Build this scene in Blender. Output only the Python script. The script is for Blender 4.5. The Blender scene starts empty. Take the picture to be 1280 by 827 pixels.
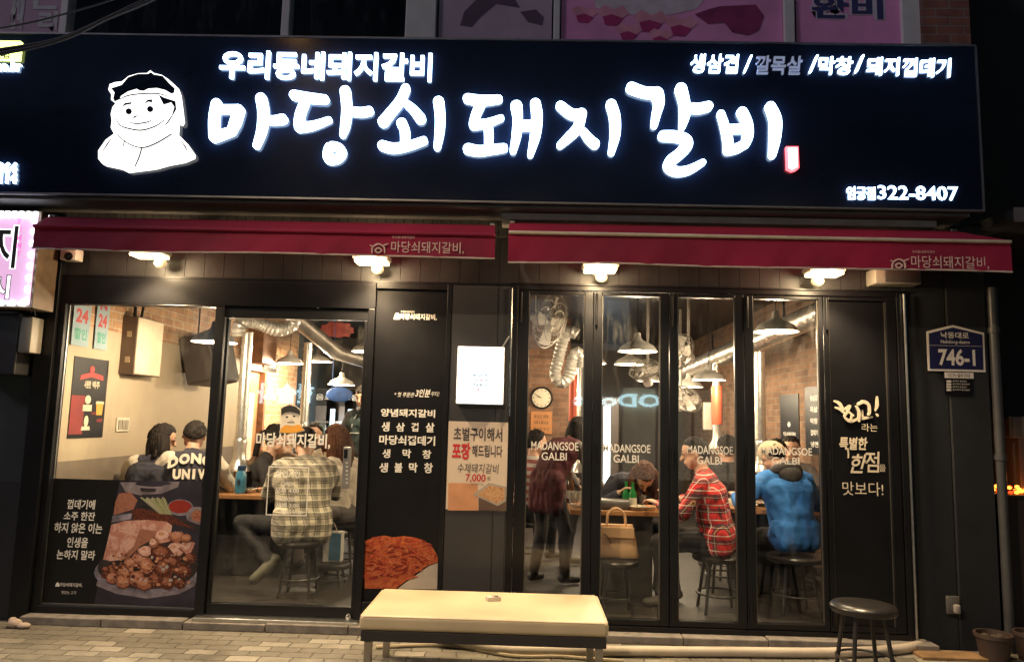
import bpy, bmesh, math, random
import numpy as np
from mathutils import Vector, Matrix
from mathutils.geometry import tessellate_polygon
from mathutils import noise as mnoise
random.seed(7); R_ = math.radians
C = bpy.context.scene.collection
scene = bpy.context.scene

# ------------------------------------------------------------ camera
F_PX, DIST, CAM_Z = 925.0, 5.4, 1.5
def cam_matrix(p, r, y):
    base = np.array([[1,0,0],[0,0,-1],[0,1,0.]])
    Ry = np.array([[math.cos(y),-math.sin(y),0],[math.sin(y),math.cos(y),0],[0,0,1]])
    Rx = np.array([[1,0,0],[0,math.cos(p),math.sin(p)],[0,-math.sin(p),math.cos(p)]])
    Rz = np.array([[math.cos(r),-math.sin(r),0],[math.sin(r),math.cos(r),0],[0,0,1]])
    return Rz@Rx@base@Ry
CM = cam_matrix(R_(6.79), R_(1.436), R_(-1.327))
CPOS = np.array([0,-DIST,CAM_Z])
cam = bpy.data.cameras.new('camera'); camo = bpy.data.objects.new('camera', cam); C.objects.link(camo)
cam.sensor_width = 36; cam.lens = F_PX/1280*36; cam.clip_end = 2000; cam.clip_start = .05
rm = np.eye(4); rm[:3,0] = CM[0]; rm[:3,1] = -CM[1]; rm[:3,2] = -CM[2]; rm[:3,3] = CPOS
camo.matrix_world = Matrix(rm.tolist()); scene.camera = camo

def P(px, py, Y):                    # where the sight line through a photo pixel meets the plane y = Y
    d = CM.T@np.array([(px-640)/F_PX, (py-413.5)/F_PX, 1.])
    return Vector((CPOS+d*((Y+DIST)/d[1])).tolist())
def PX(px, py, X):                   # ... meets the plane x = X
    d = CM.T@np.array([(px-640)/F_PX, (py-413.5)/F_PX, 1.])
    return Vector((CPOS+d*(X/d[0])).tolist())
def PZ(px, py, z=0):
    d = CM.T@np.array([(px-640)/F_PX, (py-413.5)/F_PX, 1.])
    return Vector((CPOS+d*((z-CAM_Z)/d[2])).tolist())

# ------------------------------------------------------------ night sky, added fill sun, exposure
world = bpy.data.worlds.new('World'); scene.world = world; world.use_nodes = True
wn = world.node_tree; bg = wn.nodes['Background']
sky = wn.nodes.new('ShaderNodeTexSky'); sky.sky_type = 'NISHITA'; sky.sun_disc = False
sky.sun_elevation = R_(32); sky.sun_rotation = R_(240); sky.air_density = 1; sky.dust_density = 0; sky.ozone_density = 3
wn.links.new(sky.outputs[0], bg.inputs[0]); bg.inputs[1].default_value = 0.012
sl = bpy.data.lights.new('banner_fill_sun', 'SUN'); sl.energy = .5; sl.angle = R_(10); sl.color = (1,.84,.97)  # unseen sun lamp added to lift the upper banners
so = bpy.data.objects.new('banner_fill_sun', sl); C.objects.link(so); so.rotation_euler = (R_(58),0,R_(-60))
scene.view_settings.view_transform = 'Standard'; scene.view_settings.look = 'None'
scene.view_settings.exposure = 0; scene.view_settings.gamma = 1; scene.view_settings.use_curve_mapping = False
cy = scene.cycles
cy.use_denoising = True; cy.max_bounces = 7; cy.transparent_max_bounces = 16; cy.diffuse_bounces = 3; cy.glossy_bounces = 4
cy.caustics_reflective = False; cy.caustics_refractive = False; cy.sample_clamp_indirect = 4

# ------------------------------------------------------------ materials
MATS = {}
def nodes(name):
    m = bpy.data.materials.new(name); m.use_nodes = True
    nt = m.node_tree; b = nt.nodes['Principled BSDF']
    return m, nt, b
def N(nt, t, **kw):
    n = nt.nodes.new('ShaderNode'+t)
    for k, v in kw.items(): setattr(n, k, v)
    return n
def mat(name, col, rough=.5, metal=0, var=.15, scale=6, bump=0, bscale=60, emit=None, es=0, spec=.5, coat=0):
    if name in MATS: return MATS[name]
    m, nt, b = nodes(name); L = nt.links.new
    b.inputs['Roughness'].default_value = rough; b.inputs['Metallic'].default_value = metal
    b.inputs['Specular IOR Level'].default_value = spec; b.inputs['Coat Weight'].default_value = coat
    tc = N(nt,'TexCoord')
    if var:
        n = N(nt,'TexNoise'); n.inputs['Scale'].default_value = scale; n.inputs['Detail'].default_value = 6; L(tc.outputs['Object'], n.inputs['Vector'])
        r = N(nt,'ValToRGB'); e = r.color_ramp.elements; e[0].position = .3; e[1].position = .7
        e[0].color = tuple(max(0,c*(1-var)) for c in col)+(1,); e[1].color = tuple(min(1,c*(1+var)) for c in col)+(1,)
        L(n.outputs['Fac'], r.inputs[0]); L(r.outputs[0], b.inputs['Base Color'])
        rr = N(nt,'MapRange'); rr.inputs[3].default_value = max(.02,rough-.1*rough); rr.inputs[4].default_value = min(1,rough*1.25)
        L(n.outputs['Fac'], rr.inputs[0]); L(rr.outputs[0], b.inputs['Roughness'])
    else: b.inputs['Base Color'].default_value = tuple(col)+(1,)
    if bump:
        n2 = N(nt,'TexNoise'); n2.inputs['Scale'].default_value = bscale; n2.inputs['Detail'].default_value = 4; L(tc.outputs['Object'], n2.inputs['Vector'])
        bu = N(nt,'Bump'); bu.inputs['Strength'].default_value = bump; bu.inputs['Distance'].default_value = .01
        L(n2.outputs['Fac'], bu.inputs['Height']); L(bu.outputs[0], b.inputs['Normal'])
    if emit: b.inputs['Emission Color'].default_value = tuple(emit)+(1,); b.inputs['Emission Strength'].default_value = es
    MATS[name] = m; return m
def emis(name, col, s): return mat(name, tuple(c*.8 for c in col), .4, var=0, emit=col, es=s)
def brickmat(name, axes, c1, c2, mortar, sx=.21, sz=.07, msize=.006, bump=.6, rough=.8):
    if name in MATS: return MATS[name]
    m, nt, b = nodes(name); L = nt.links.new
    tc = N(nt,'TexCoord'); sp = N(nt,'SeparateXYZ'); L(tc.outputs['Object'], sp.inputs[0]); cb = N(nt,'CombineXYZ')
    L(sp.outputs[axes[0]], cb.inputs[0]); L(sp.outputs[axes[1]], cb.inputs[1])
    br = N(nt,'TexBrick'); L(cb.outputs[0], br.inputs['Vector']); br.inputs['Scale'].default_value = 1
    br.inputs['Brick Width'].default_value = sx; br.inputs['Row Height'].default_value = sz
    br.inputs['Mortar Size'].default_value = msize; br.inputs['Mortar Smooth'].default_value = .3
    br.inputs['Color1'].default_value = c1+(1,); br.inputs['Color2'].default_value = c2+(1,); br.inputs['Mortar'].default_value = mortar+(1,)
    n = N(nt,'TexNoise'); n.inputs['Scale'].default_value = 9; n.inputs['Detail'].default_value = 8; L(tc.outputs['Object'], n.inputs['Vector'])
    mx = N(nt,'Mix', data_type='RGBA', blend_type='OVERLAY'); mx.inputs[0].default_value = .6
    L(br.outputs['Color'], mx.inputs[6]); L(n.outputs['Fac'], mx.inputs[7]); L(mx.outputs[2], b.inputs['Base Color'])
    ad = N(nt,'Math', operation='MULTIPLY_ADD'); ad.inputs[1].default_value = -.9
    L(br.outputs['Fac'], ad.inputs[0]); L(n.outputs['Fac'], ad.inputs[2])
    bu = N(nt,'Bump'); bu.inputs['Strength'].default_value = bump; bu.inputs['Distance'].default_value = .012
    L(ad.outputs[0], bu.inputs['Height']); L(bu.outputs[0], b.inputs['Normal']); b.inputs['Roughness'].default_value = rough
    MATS[name] = m; return m
def plaid(name, base, stripes, rough=.9):
    """stripes: list of (axis 'u'/'z', frequency, phase, width 0..1, colour, mix)"""
    m, nt, b = nodes(name); L = nt.links.new
    tc = N(nt,'TexCoord'); wv = N(nt,'TexNoise'); wv.inputs['Scale'].default_value = 5; L(tc.outputs['Object'], wv.inputs['Vector'])
    vm = N(nt,'VectorMath', operation='MULTIPLY_ADD'); vm.inputs[1].default_value = (.016,.016,.016); L(wv.outputs['Color'], vm.inputs[0]); L(tc.outputs['Object'], vm.inputs[2])
    sp = N(nt,'SeparateXYZ'); L(vm.outputs[0], sp.inputs[0])
    u = N(nt,'Math', operation='MULTIPLY_ADD'); u.inputs[1].default_value = .8; L(sp.outputs[1], u.inputs[0]); L(sp.outputs[0], u.inputs[2])
    cur = None
    for ax, fr, ph, wd, col, mixf in stripes:
        a = N(nt,'Math', operation='MULTIPLY_ADD'); a.inputs[1].default_value = fr; a.inputs[2].default_value = ph+50
        L(u.outputs[0] if ax == 'u' else sp.outputs[2], a.inputs[0])
        fr_ = N(nt,'Math', operation='FRACT'); L(a.outputs[0], fr_.inputs[0])
        lt = N(nt,'Math', operation='LESS_THAN'); lt.inputs[1].default_value = wd; L(fr_.outputs[0], lt.inputs[0])
        mu = N(nt,'Math', operation='MULTIPLY'); mu.inputs[1].default_value = mixf; L(lt.outputs[0], mu.inputs[0])
        mx = N(nt,'Mix', data_type='RGBA'); L(mu.outputs[0], mx.inputs[0]); mx.inputs[7].default_value = col+(1,)
        if cur is None: mx.inputs[6].default_value = base+(1,)
        else: L(cur, mx.inputs[6])
        cur = mx.outputs[2]
    L(cur, b.inputs['Base Color']); b.inputs['Roughness'].default_value = rough
    n2 = N(nt,'TexNoise'); n2.inputs['Scale'].default_value = 14; n2.inputs['Detail'].default_value = 3; L(tc.outputs['Object'], n2.inputs['Vector'])
    bu = N(nt,'Bump'); bu.inputs['Strength'].default_value = .5; bu.inputs['Distance'].default_value = .03
    L(n2.outputs['Fac'], bu.inputs['Height']); L(bu.outputs[0], b.inputs['Normal'])
    MATS[name] = m; return m
def glassmat(name, tint=(.96,.97,.97), ior=1.7):
    m = bpy.data.materials.new(name); m.use_nodes = True; nt = m.node_tree; nt.nodes.clear(); L = nt.links.new
    o = N(nt,'OutputMaterial'); t = N(nt,'BsdfTransparent'); t.inputs[0].default_value = tint+(1,)
    g = N(nt,'BsdfGlossy'); g.inputs['Roughness'].default_value = .02
    tc = N(nt,'TexCoord'); n = N(nt,'TexNoise'); n.inputs['Scale'].default_value = 1.3; L(tc.outputs['Object'], n.inputs['Vector'])
    bu = N(nt,'Bump'); bu.inputs['Strength'].default_value = .02; bu.inputs['Distance'].default_value = .05; L(n.outputs['Fac'], bu.inputs['Height'])
    L(bu.outputs[0], g.inputs['Normal'])
    fr = N(nt,'Fresnel'); fr.inputs[0].default_value = ior; mx = N(nt,'MixShader')
    ge = N(nt,'NewGeometry'); bk = N(nt,'Math', operation='SUBTRACT'); bk.inputs[0].default_value = 1; L(ge.outputs['Backfacing'], bk.inputs[1])
    fm_ = N(nt,'Math', operation='MULTIPLY'); L(fr.outputs[0], fm_.inputs[0]); L(bk.outputs[0], fm_.inputs[1])
    L(fm_.outputs[0], mx.inputs[0]); L(t.outputs[0], mx.inputs[1]); L(g.outputs[0], mx.inputs[2])
    d = N(nt,'BsdfDiffuse'); d.inputs[0].default_value = (.6,.58,.55,1); mp = N(nt,'Mapping'); mp.inputs['Scale'].default_value = (9,9,2.2); L(tc.outputs['Object'], mp.inputs[0])
    n2 = N(nt,'TexNoise'); n2.inputs['Scale'].default_value = 1.6; n2.inputs['Detail'].default_value = 7; n2.inputs['Roughness'].default_value = .7; L(mp.outputs[0], n2.inputs['Vector'])
    r = N(nt,'MapRange'); r.inputs[1].default_value = .5; r.inputs[2].default_value = .8; r.inputs[4].default_value = .05; L(n2.outputs['Fac'], r.inputs[0])   # smears and dust on the pane
    m2 = N(nt,'MixShader'); L(r.outputs[0], m2.inputs[0]); L(mx.outputs[0], m2.inputs[1]); L(d.outputs[0], m2.inputs[2]); L(m2.outputs[0], o.inputs[0])
    MATS[name] = m; return m
def pavermat():
    m, nt, b = nodes('interlocking_pavers'); L = nt.links.new
    tc = N(nt,'TexCoord'); n0 = N(nt,'TexNoise'); n0.inputs['Scale'].default_value = 20; L(tc.outputs['Object'], n0.inputs['Vector'])
    vm = N(nt,'VectorMath', operation='MULTIPLY_ADD'); vm.inputs[1].default_value = (.035,.035,0); L(n0.outputs['Color'], vm.inputs[0]); L(tc.outputs['Object'], vm.inputs[2])
    def brick(w, h, c1, c2, bias):
        br = N(nt,'TexBrick'); L(vm.outputs[0], br.inputs['Vector']); br.inputs['Scale'].default_value = 1
        br.inputs['Brick Width'].default_value = w; br.inputs['Row Height'].default_value = h; br.inputs['Mortar Size'].default_value = .005
        br.inputs['Mortar Smooth'].default_value = .5; br.inputs['Bias'].default_value = bias
        br.inputs['Color1'].default_value = c1+(1,); br.inputs['Color2'].default_value = c2+(1,); br.inputs['Mortar'].default_value = (.09,.08,.06,1)
        return br
    br = brick(.2,.1,(.17,.155,.125),(.5,.46,.38),-.55)
    ck = N(nt,'TexVoronoi'); ck.inputs['Scale'].default_value = 2.6; ck.inputs['Randomness'].default_value = .25; L(tc.outputs['Object'], ck.inputs['Vector'])
    lt = N(nt,'Math', operation='LESS_THAN'); lt.inputs[1].default_value = .14; L(ck.outputs['Distance'], lt.inputs[0])
    mu = N(nt,'Math', operation='MULTIPLY'); mu.inputs[1].default_value = .75; L(lt.outputs[0], mu.inputs[0])
    m1 = N(nt,'Mix', data_type='RGBA'); L(mu.outputs[0], m1.inputs[0]); L(br.outputs['Color'], m1.inputs[6]); m1.inputs[7].default_value = (.6,.53,.4,1)
    n = N(nt,'TexNoise'); n.inputs['Scale'].default_value = 3; n.inputs['Detail'].default_value = 10; n.inputs['Roughness'].default_value = .7; L(tc.outputs['Object'], n.inputs['Vector'])
    mx = N(nt,'Mix', data_type='RGBA', blend_type='OVERLAY'); mx.inputs[0].default_value = .95
    L(m1.outputs[2], mx.inputs[6]); L(n.outputs['Fac'], mx.inputs[7]); L(mx.outputs[2], b.inputs['Base Color'])
    ad = N(nt,'Math', operation='MULTIPLY_ADD'); ad.inputs[1].default_value = -.8; L(br.outputs['Fac'], ad.inputs[0]); L(n.outputs['Fac'], ad.inputs[2])
    bu = N(nt,'Bump'); bu.inputs['Strength'].default_value = .9; bu.inputs['Distance'].default_value = .014
    L(ad.outputs[0], bu.inputs['Height']); L(bu.outputs[0], b.inputs['Normal']); b.inputs['Roughness'].default_value = .75
    return m
def foodmat(name, cols, scale=30, rough=.45):
    if name in MATS: return MATS[name]
    m, nt, b = nodes(name); L = nt.links.new
    tc = N(nt,'TexCoord'); n = N(nt,'TexNoise'); n.inputs['Scale'].default_value = scale; n.inputs['Detail'].default_value = 8; n.inputs['Roughness'].default_value = .65; n.inputs['Distortion'].default_value = .6
    L(tc.outputs['Object'], n.inputs['Vector']); r = N(nt,'ValToRGB'); cr = r.color_ramp
    while len(cr.elements) < len(cols): cr.elements.new(.5)
    for i, c in enumerate(cols): cr.elements[i].position = .3+.4*i/(len(cols)-1); cr.elements[i].color = c+(1,)
    L(n.outputs['Fac'], r.inputs[0]); L(r.outputs[0], b.inputs['Base Color']); b.inputs['Roughness'].default_value = rough
    MATS[name] = m; return m
# ------------------------------------------------------------ mesh building
WL = {}
TXT = {}
def text_geo(body, bold, depth):
    k = (body, bold, depth)
    if k not in TXT:
        c = bpy.data.curves.new('t', 'FONT'); c.body = body; c.offset = bold; c.extrude = depth; c.resolution_u = 3
        o = bpy.data.objects.new('t', c); me = o.to_mesh()
        v = np.array([x.co[:] for x in me.vertices]) if len(me.vertices) else np.zeros((1,3)); f = [tuple(p.vertices) for p in me.polygons]
        o.to_mesh_clear(); bpy.data.objects.remove(o); bpy.data.curves.remove(c)
        TXT[k] = (v, f)
    return TXT[k]
class MB:
    def __init__(s): s.v = []; s.f = []; s.mi = []; s.cur = 0; s.k = 0
    def m(s, i): s.cur = i; return s
    def add(s, vs, fs):
        o = len(s.v); s.v += [tuple(x) for x in vs]; s.f += [tuple(o+i for i in f) for f in fs]; s.mi += [s.cur]*len(fs); return s
    def box(s, x0, x1, y0, y1, z0, z1):
        return s.add([(x0,y0,z0),(x1,y0,z0),(x1,y1,z0),(x0,y1,z0),(x0,y0,z1),(x1,y0,z1),(x1,y1,z1),(x0,y1,z1)],
                     [(0,3,2,1),(4,5,6,7),(0,1,5,4),(1,2,6,5),(2,3,7,6),(3,0,4,7)])
    def obox(s, c, ax, ay, az):         # oriented box: centre and three half-vectors
        c, ax, ay, az = map(Vector, (c,ax,ay,az)); vs = []
        for k in (-1,1):
            for i, j in ((-1,-1),(1,-1),(1,1),(-1,1)): vs.append(c+ax*i+ay*j+az*k)
        return s.add(vs, [(0,3,2,1),(4,5,6,7),(0,1,5,4),(1,2,6,5),(2,3,7,6),(3,0,4,7)])
    def rbox(s, x0, x1, y0, y1, z0, z1, r, n=4):     # softly rounded box
        bm = bmesh.new(); bmesh.ops.create_cube(bm, size=1)
        for v in bm.verts: v.co = Vector(((x0+x1)/2+v.co.x*(x1-x0), (y0+y1)/2+v.co.y*(y1-y0), (z0+z1)/2+v.co.z*(z1-z0)))
        bmesh.ops.bevel(bm, geom=bm.edges[:]+bm.verts[:], offset=r, segments=n, profile=.5, affect='EDGES')
        bm.verts.ensure_lookup_table(); bm.verts.index_update()
        s.add([v.co.copy() for v in bm.verts], [tuple(v.index for v in f.verts) for f in bm.faces]); bm.free(); return s
    def tube(s, pts, r, n=10, caps=True):
        pts = [Vector(p) for p in pts]; rs = r if isinstance(r, (list,tuple)) else [r]*len(pts); vs = []; fs = []
        up = None
        for i, p in enumerate(pts):
            t = (pts[min(i+1,len(pts)-1)]-pts[max(i-1,0)]).normalized()
            if up is None: up = t.orthogonal().normalized()
            up = (up-t*up.dot(t)); up = up.normalized() if up.length > 1e-6 else t.orthogonal().normalized()
            b = t.cross(up)
            for k in range(n):
                a = 2*math.pi*k/n; vs.append(p+(up*math.cos(a)+b*math.sin(a))*rs[i])
        for i in range(len(pts)-1):
            for k in range(n): fs.append((i*n+k, i*n+(k+1)%n, (i+1)*n+(k+1)%n, (i+1)*n+k))
        if caps: fs.append(tuple(range(n))[::-1]); fs.append(tuple((len(pts)-1)*n+k for k in range(n)))
        return s.add(vs, fs)
    def flex(s, pts, r, n=12, step=.018, amp=.09):    # corrugated flexible hose
        q = spline(pts, step); return s.tube(q, [r*(1+amp*(1 if i%2 else -1)) for i in range(len(q))], n)
    def lathe(s, prof, c=(0,0,0), n=24, M=None):
        vs = []; fs = []; c = Vector(c)
        for r, z in prof:
            for k in range(n):
                a = 2*math.pi*k/n; p = Vector((r*math.cos(a), r*math.sin(a), z)); p = M@p if M else p; vs.append(c+p)
        for i in range(len(prof)-1):
            for k in range(n): fs.append((i*n+k, i*n+(k+1)%n, (i+1)*n+(k+1)%n, (i+1)*n+k))
        if prof[0][0] > 1e-4: fs.append(tuple(range(n))[::-1])
        if prof[-1][0] > 1e-4: fs.append(tuple((len(prof)-1)*n+k for k in range(n)))
        return s.add(vs, fs)
    def ell(s, c, rad, n=16, M=None):
        vs = []; fs = []; c = Vector(c); h = n//2
        for i in range(h+1):
            t = math.pi*i/h
            for k in range(n):
                a = 2*math.pi*k/n; p = Vector((rad[0]*math.sin(t)*math.cos(a), rad[1]*math.sin(t)*math.sin(a), rad[2]*math.cos(t))); vs.append(c+(M@p if M else p))
        for i in range(h):
            for k in range(n): fs.append((i*n+k, (i+1)*n+k, (i+1)*n+(k+1)%n, i*n+(k+1)%n))
        return s.add(vs, fs)
    def capsule(s, a, b, ra, rb, n=12):
        a, b = Vector(a), Vector(b); t = (b-a); L = t.length; t = t.normalized() if L > 1e-6 else Vector((0,0,1)); pts = []; rs = []
        for i in range(5): th = -math.pi/2+i*math.pi/8*.98+.02; pts.append(a+t*ra*math.sin(th)); rs.append(max(.0005,ra*math.cos(th)))
        for i in range(5): th = i*math.pi/8*.98; pts.append(b+t*rb*math.sin(th)); rs.append(max(.0005,rb*math.cos(th)))
        return s.tube(pts, rs, n)
    def poly(s, pts, back):             # flat outline with real thickness (back = offset vector)
        pts = [Vector(p) for p in pts]; back = Vector(back); n = len(pts)
        tri = tessellate_polygon([pts]); vs = pts+[p+back for p in pts]; fs = []
        for t in tri:
            fs.append(tuple(t)); fs.append(tuple(n+i for i in t[::-1]))
        for i in range(n): fs.append((i,(i+1)%n,n+(i+1)%n,n+i))
        return s.add(vs, fs)
    def ppoly(s, px, Y, d=.002): return s.poly([P(x,y,Y) for x,y in px], (0,d,0))
    def text(s, body, c, w, h, u=(1,0,0), v=(0,0,1), n=(0,-1,0), bold=0, depth=0, shear=0, lift=.001):
        g, f = text_geo(body, bold, depth); lo, hi = g.min(0), g.max(0); sz = np.maximum(hi-lo, 1e-6); u, v, n, c = map(Vector, (u,v,n,c))
        sv = h/sz[1] if h else w/sz[0]; su = w/sz[0] if w else sv
        q = g-(lo+hi)/2; s.k += 1
        s.add([c+u*(p[0]*su+shear*p[1]*sv)+v*(p[1]*sv)+n*(p[2]+depth+lift) for p in q.tolist()], f); return s
    def ptext(s, body, bx, Y, bold=0, depth=0, shear=0, lift=.001):
        x0,y0,x1,y1 = bx; a = P(x0,(y0+y1)/2,Y); b = P(x1,(y0+y1)/2,Y); t = P((x0+x1)/2,y0,Y); l = P((x0+x1)/2,y1,Y)
        return s.text(body, ((a.x+b.x)/2, Y, (t.z+l.z)/2), b.x-a.x, t.z-l.z, bold=bold, depth=depth, shear=shear, lift=lift)
    def stroke(s, pts, Y, depth=.03, close=False, sc=1.):    # brush stroke of varying width, rounded ends; photo pixels on the plane y = Y
        k = (P(700,150,Y)-P(690,150,Y)).length/10*sc
        p3 = [P(x,y,Y) for x,y,_ in pts]; q = [(p.x,p.z,w*k) for p,(_,_,w) in zip(p3,pts)]
        if close: q = q+[q[0]]
        d = [Vector(a) for a in q]; out = []
        for i in range(len(d)-1):
            a0 = d[max(i-1,0)]; a1 = d[i]; a2 = d[i+1]; a3 = d[min(i+2,len(d)-1)]
            if close: a0 = d[i-1] if i else d[-2]; a3 = d[i+2] if i+2 < len(d) else d[1]
            m_ = 7
            for j in range(m_):
                t = j/m_; out.append(.5*((2*a1)+(a2-a0)*t+(2*a0-5*a1+4*a2-a3)*t*t+(3*a1-a0-3*a2+a3)*t**3))
        out.append(d[-1]); s.k += 1; y0 = Y-depth-.0015*(s.k%9); fr = []; n = len(out)
        def tan(i): v = out[min(i+1,n-1)]-out[max(i-1,0)]; v = Vector((v.x,v.y)); return v.normalized() if v.length > 1e-9 else Vector((1,0))
        L, Rr = [], []
        if not close:
            t = tan(0); w = out[0].z
            for a in (75,50,25):
                ca, sa = math.cos(R_(a)), math.sin(R_(a)); nn = Vector((-t.y,t.x)); c = Vector((out[0].x,out[0].y))
                L.append(c-t*w*sa+nn*w*ca); Rr.append(c-t*w*sa-nn*w*ca)
        for i in range(n):
            t = tan(i); nn = Vector((-t.y,t.x)); c = Vector((out[i].x,out[i].y)); L.append(c+nn*out[i].z); Rr.append(c-nn*out[i].z)
        if not close:
            t = tan(n-1); w = out[-1].z
            for a in (25,50,75):
                ca, sa = math.cos(R_(a)), math.sin(R_(a)); nn = Vector((-t.y,t.x)); c = Vector((out[-1].x,out[-1].y))
                L.append(c+t*w*sa+nn*w*ca); Rr.append(c+t*w*sa-nn*w*ca)
        m_ = len(L); vs = []
        for i in range(m_):
            yy = y0-.00004*i
            vs += [(L[i].x,yy,L[i].y),(Rr[i].x,yy,Rr[i].y),(L[i].x,Y,L[i].y),(Rr[i].x,Y,Rr[i].y)]
        fs = []
        for i in range(m_-1):
            a = 4*i; b = a+4; fs += [(a,a+1,b+1,b),(a,b,b+2,a+2),(a+1,a+3,b+3,b+1)]
        fs += [(0,2,3,1),(4*m_-4,4*m_-3,4*m_-1,4*m_-2)]
        return s.add(vs, fs)
    def nb(s, i=None):      # start of a new separate piece
        s.bl = getattr(s,'bl',[])+[(len(s.v),len(s.f))]
        if i is not None: s.cur = i
        return s
    def build_pieces(s, name, mats, parent, **kw):     # every piece a part of its own
        cuts = s.bl+[(len(s.v),len(s.f))]
        for (v0,f0),(v1,f1) in zip(cuts[:-1],cuts[1:]):
            if f1 == f0: continue
            q = MB(); q.v = s.v[v0:v1]; q.f = [tuple(i-v0 for i in f) for f in s.f[f0:f1]]; q.mi = s.mi[f0:f1]; ms = mats if isinstance(mats,(list,tuple)) else [mats]
            u = sorted(set(q.mi)); q.mi = [u.index(i) for i in q.mi]; q.build(name, [ms[i] for i in u], parent, **kw)
    def build(s, name, mats, parent=None, smooth=False, bevel=0, local=False):
        mats = mats if isinstance(mats, (list,tuple)) else [mats]
        if parent is not None: org = Vector(WL[parent])
        elif local: org = Vector((0,0,0))
        else:
            a = np.array(s.v); org = Vector(((a[:,0].min()+a[:,0].max())/2, (a[:,1].min()+a[:,1].max())/2, a[:,2].min()))
        me = bpy.data.meshes.new(name); me.from_pydata([tuple(Vector(v)-org) for v in s.v], [], s.f)
        for m_ in mats: me.materials.append(m_)
        me.polygons.foreach_set('material_index', s.mi)
        bm = bmesh.new(); bm.from_mesh(me); bmesh.ops.recalc_face_normals(bm, faces=bm.faces); bm.to_mesh(me); bm.free()
        if smooth:
            me.polygons.foreach_set('use_smooth', [True]*len(me.polygons))
            if smooth != 'all': me.set_sharp_from_angle(angle=R_(smooth if smooth is not True else 40))
        me.update()
        o = bpy.data.objects.new(name, me); C.objects.link(o)
        if parent is not None: o.parent = parent; WL[o] = org
        else: o.location = org; WL[o] = org
        if bevel:
            b = o.modifiers.new('bevel','BEVEL'); b.width = bevel; b.segments = 2; b.limit_method = 'ANGLE'; b.harden_normals = False
        return o
def spline(pts, step=.03):
    d = [Vector(p) for p in pts]; out = []
    for i in range(len(d)-1):
        a0 = d[max(i-1,0)]; a1 = d[i]; a2 = d[i+1]; a3 = d[min(i+2,len(d)-1)]; m_ = max(2,int((a2-a1).length/step))
        for j in range(m_):
            t = j/m_; out.append(.5*((2*a1)+(a2-a0)*t+(2*a0-5*a1+4*a2-a3)*t*t+(3*a1-a0-3*a2+a3)*t**3))
    out.append(d[-1]); return out
def tag(o, label=None, cat=None, group=None, kind=None):
    if label: o['label'] = label
    if cat: o['category'] = cat
    if group: o['group'] = group
    if kind: o['kind'] = kind
    return o
def thing(name, label, cat, loc=(0,0,0), group=None):
    o = bpy.data.objects.new(name, None); C.objects.link(o); o.location = loc; o.empty_display_size = .1; WL[o] = Vector(loc)
    return tag(o, label, cat, group)
def copy_tree(o, parent=None):
    c = o.copy(); C.objects.link(c)
    if parent is not None: c.parent = parent
    for ch in list(o.children): copy_tree(ch, c)
    return c
def struct(o): o['kind'] = 'structure'; return o
def light(name, loc, power, col, r=.05, parent=None, typ='POINT', spot=None):
    l = bpy.data.lights.new(name, typ); l.energy = power; l.color = col; l.shadow_soft_size = r
    if spot: l.spot_size = R_(spot); l.spot_blend = .6
    o = bpy.data.objects.new(name, l); C.objects.link(o)
    if parent is not None: o.parent = parent; o.location = Vector(loc)-WL[parent]
    else: o.location = loc
    return o
# ------------------------------------------------------------ setting
g = MB().box(-60,60,-3.6,-.02,-.3,0); struct(g.build('pavement', pavermat()))
asph = mat('asphalt', (.045,.045,.048), .8, var=.3, scale=30, bump=.4, bscale=150)
struct(MB().box(-60,60,-60,-3.6,-.42,-.12).build('road', asph))
struct(MB().box(-60,60,-3.75,-3.6,-.3,.02).build('roadside_kerb', mat('granite',(.3,.29,.27),.7,var=.3,scale=40), bevel=.01))
tile = mat('floor_tile', (.022,.018,.016), .55, var=.45, scale=2.5, bump=.1)
struct(MB().box(-5.6,3.2,.06,9.1,-.1,.08).build('floor', tile))
ceil_m = mat('ceiling_black', (.045,.038,.032), .45, var=.4, scale=1.2)
struct(MB().box(-5.6,3.2,.06,9.1,3.0,3.1).build('ceiling', ceil_m))
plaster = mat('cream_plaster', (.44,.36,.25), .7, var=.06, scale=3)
dado = mat('dado_paint', (.2,.16,.12), .5, var=.1)
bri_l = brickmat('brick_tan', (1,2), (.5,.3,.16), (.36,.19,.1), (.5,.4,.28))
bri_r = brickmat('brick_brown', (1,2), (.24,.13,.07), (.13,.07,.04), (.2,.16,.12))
bri_x = brickmat('brick_brown_front', (0,2), (.2,.1,.055), (.11,.055,.03), (.17,.13,.1))
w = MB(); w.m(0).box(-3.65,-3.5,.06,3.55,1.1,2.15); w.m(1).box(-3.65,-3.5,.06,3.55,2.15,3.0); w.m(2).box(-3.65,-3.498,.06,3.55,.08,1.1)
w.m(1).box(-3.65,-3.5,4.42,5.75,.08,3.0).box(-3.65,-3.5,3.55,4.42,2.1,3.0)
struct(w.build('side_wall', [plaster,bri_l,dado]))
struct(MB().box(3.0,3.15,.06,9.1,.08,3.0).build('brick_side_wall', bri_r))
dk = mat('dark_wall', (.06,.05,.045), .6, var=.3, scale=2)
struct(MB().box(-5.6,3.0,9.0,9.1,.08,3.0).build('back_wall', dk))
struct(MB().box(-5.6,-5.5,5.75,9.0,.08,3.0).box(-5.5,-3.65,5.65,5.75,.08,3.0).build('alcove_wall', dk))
struct(MB().box(-.1,.62,5.5,5.9,.08,3.0).build('brick_pier', bri_x))

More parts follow.
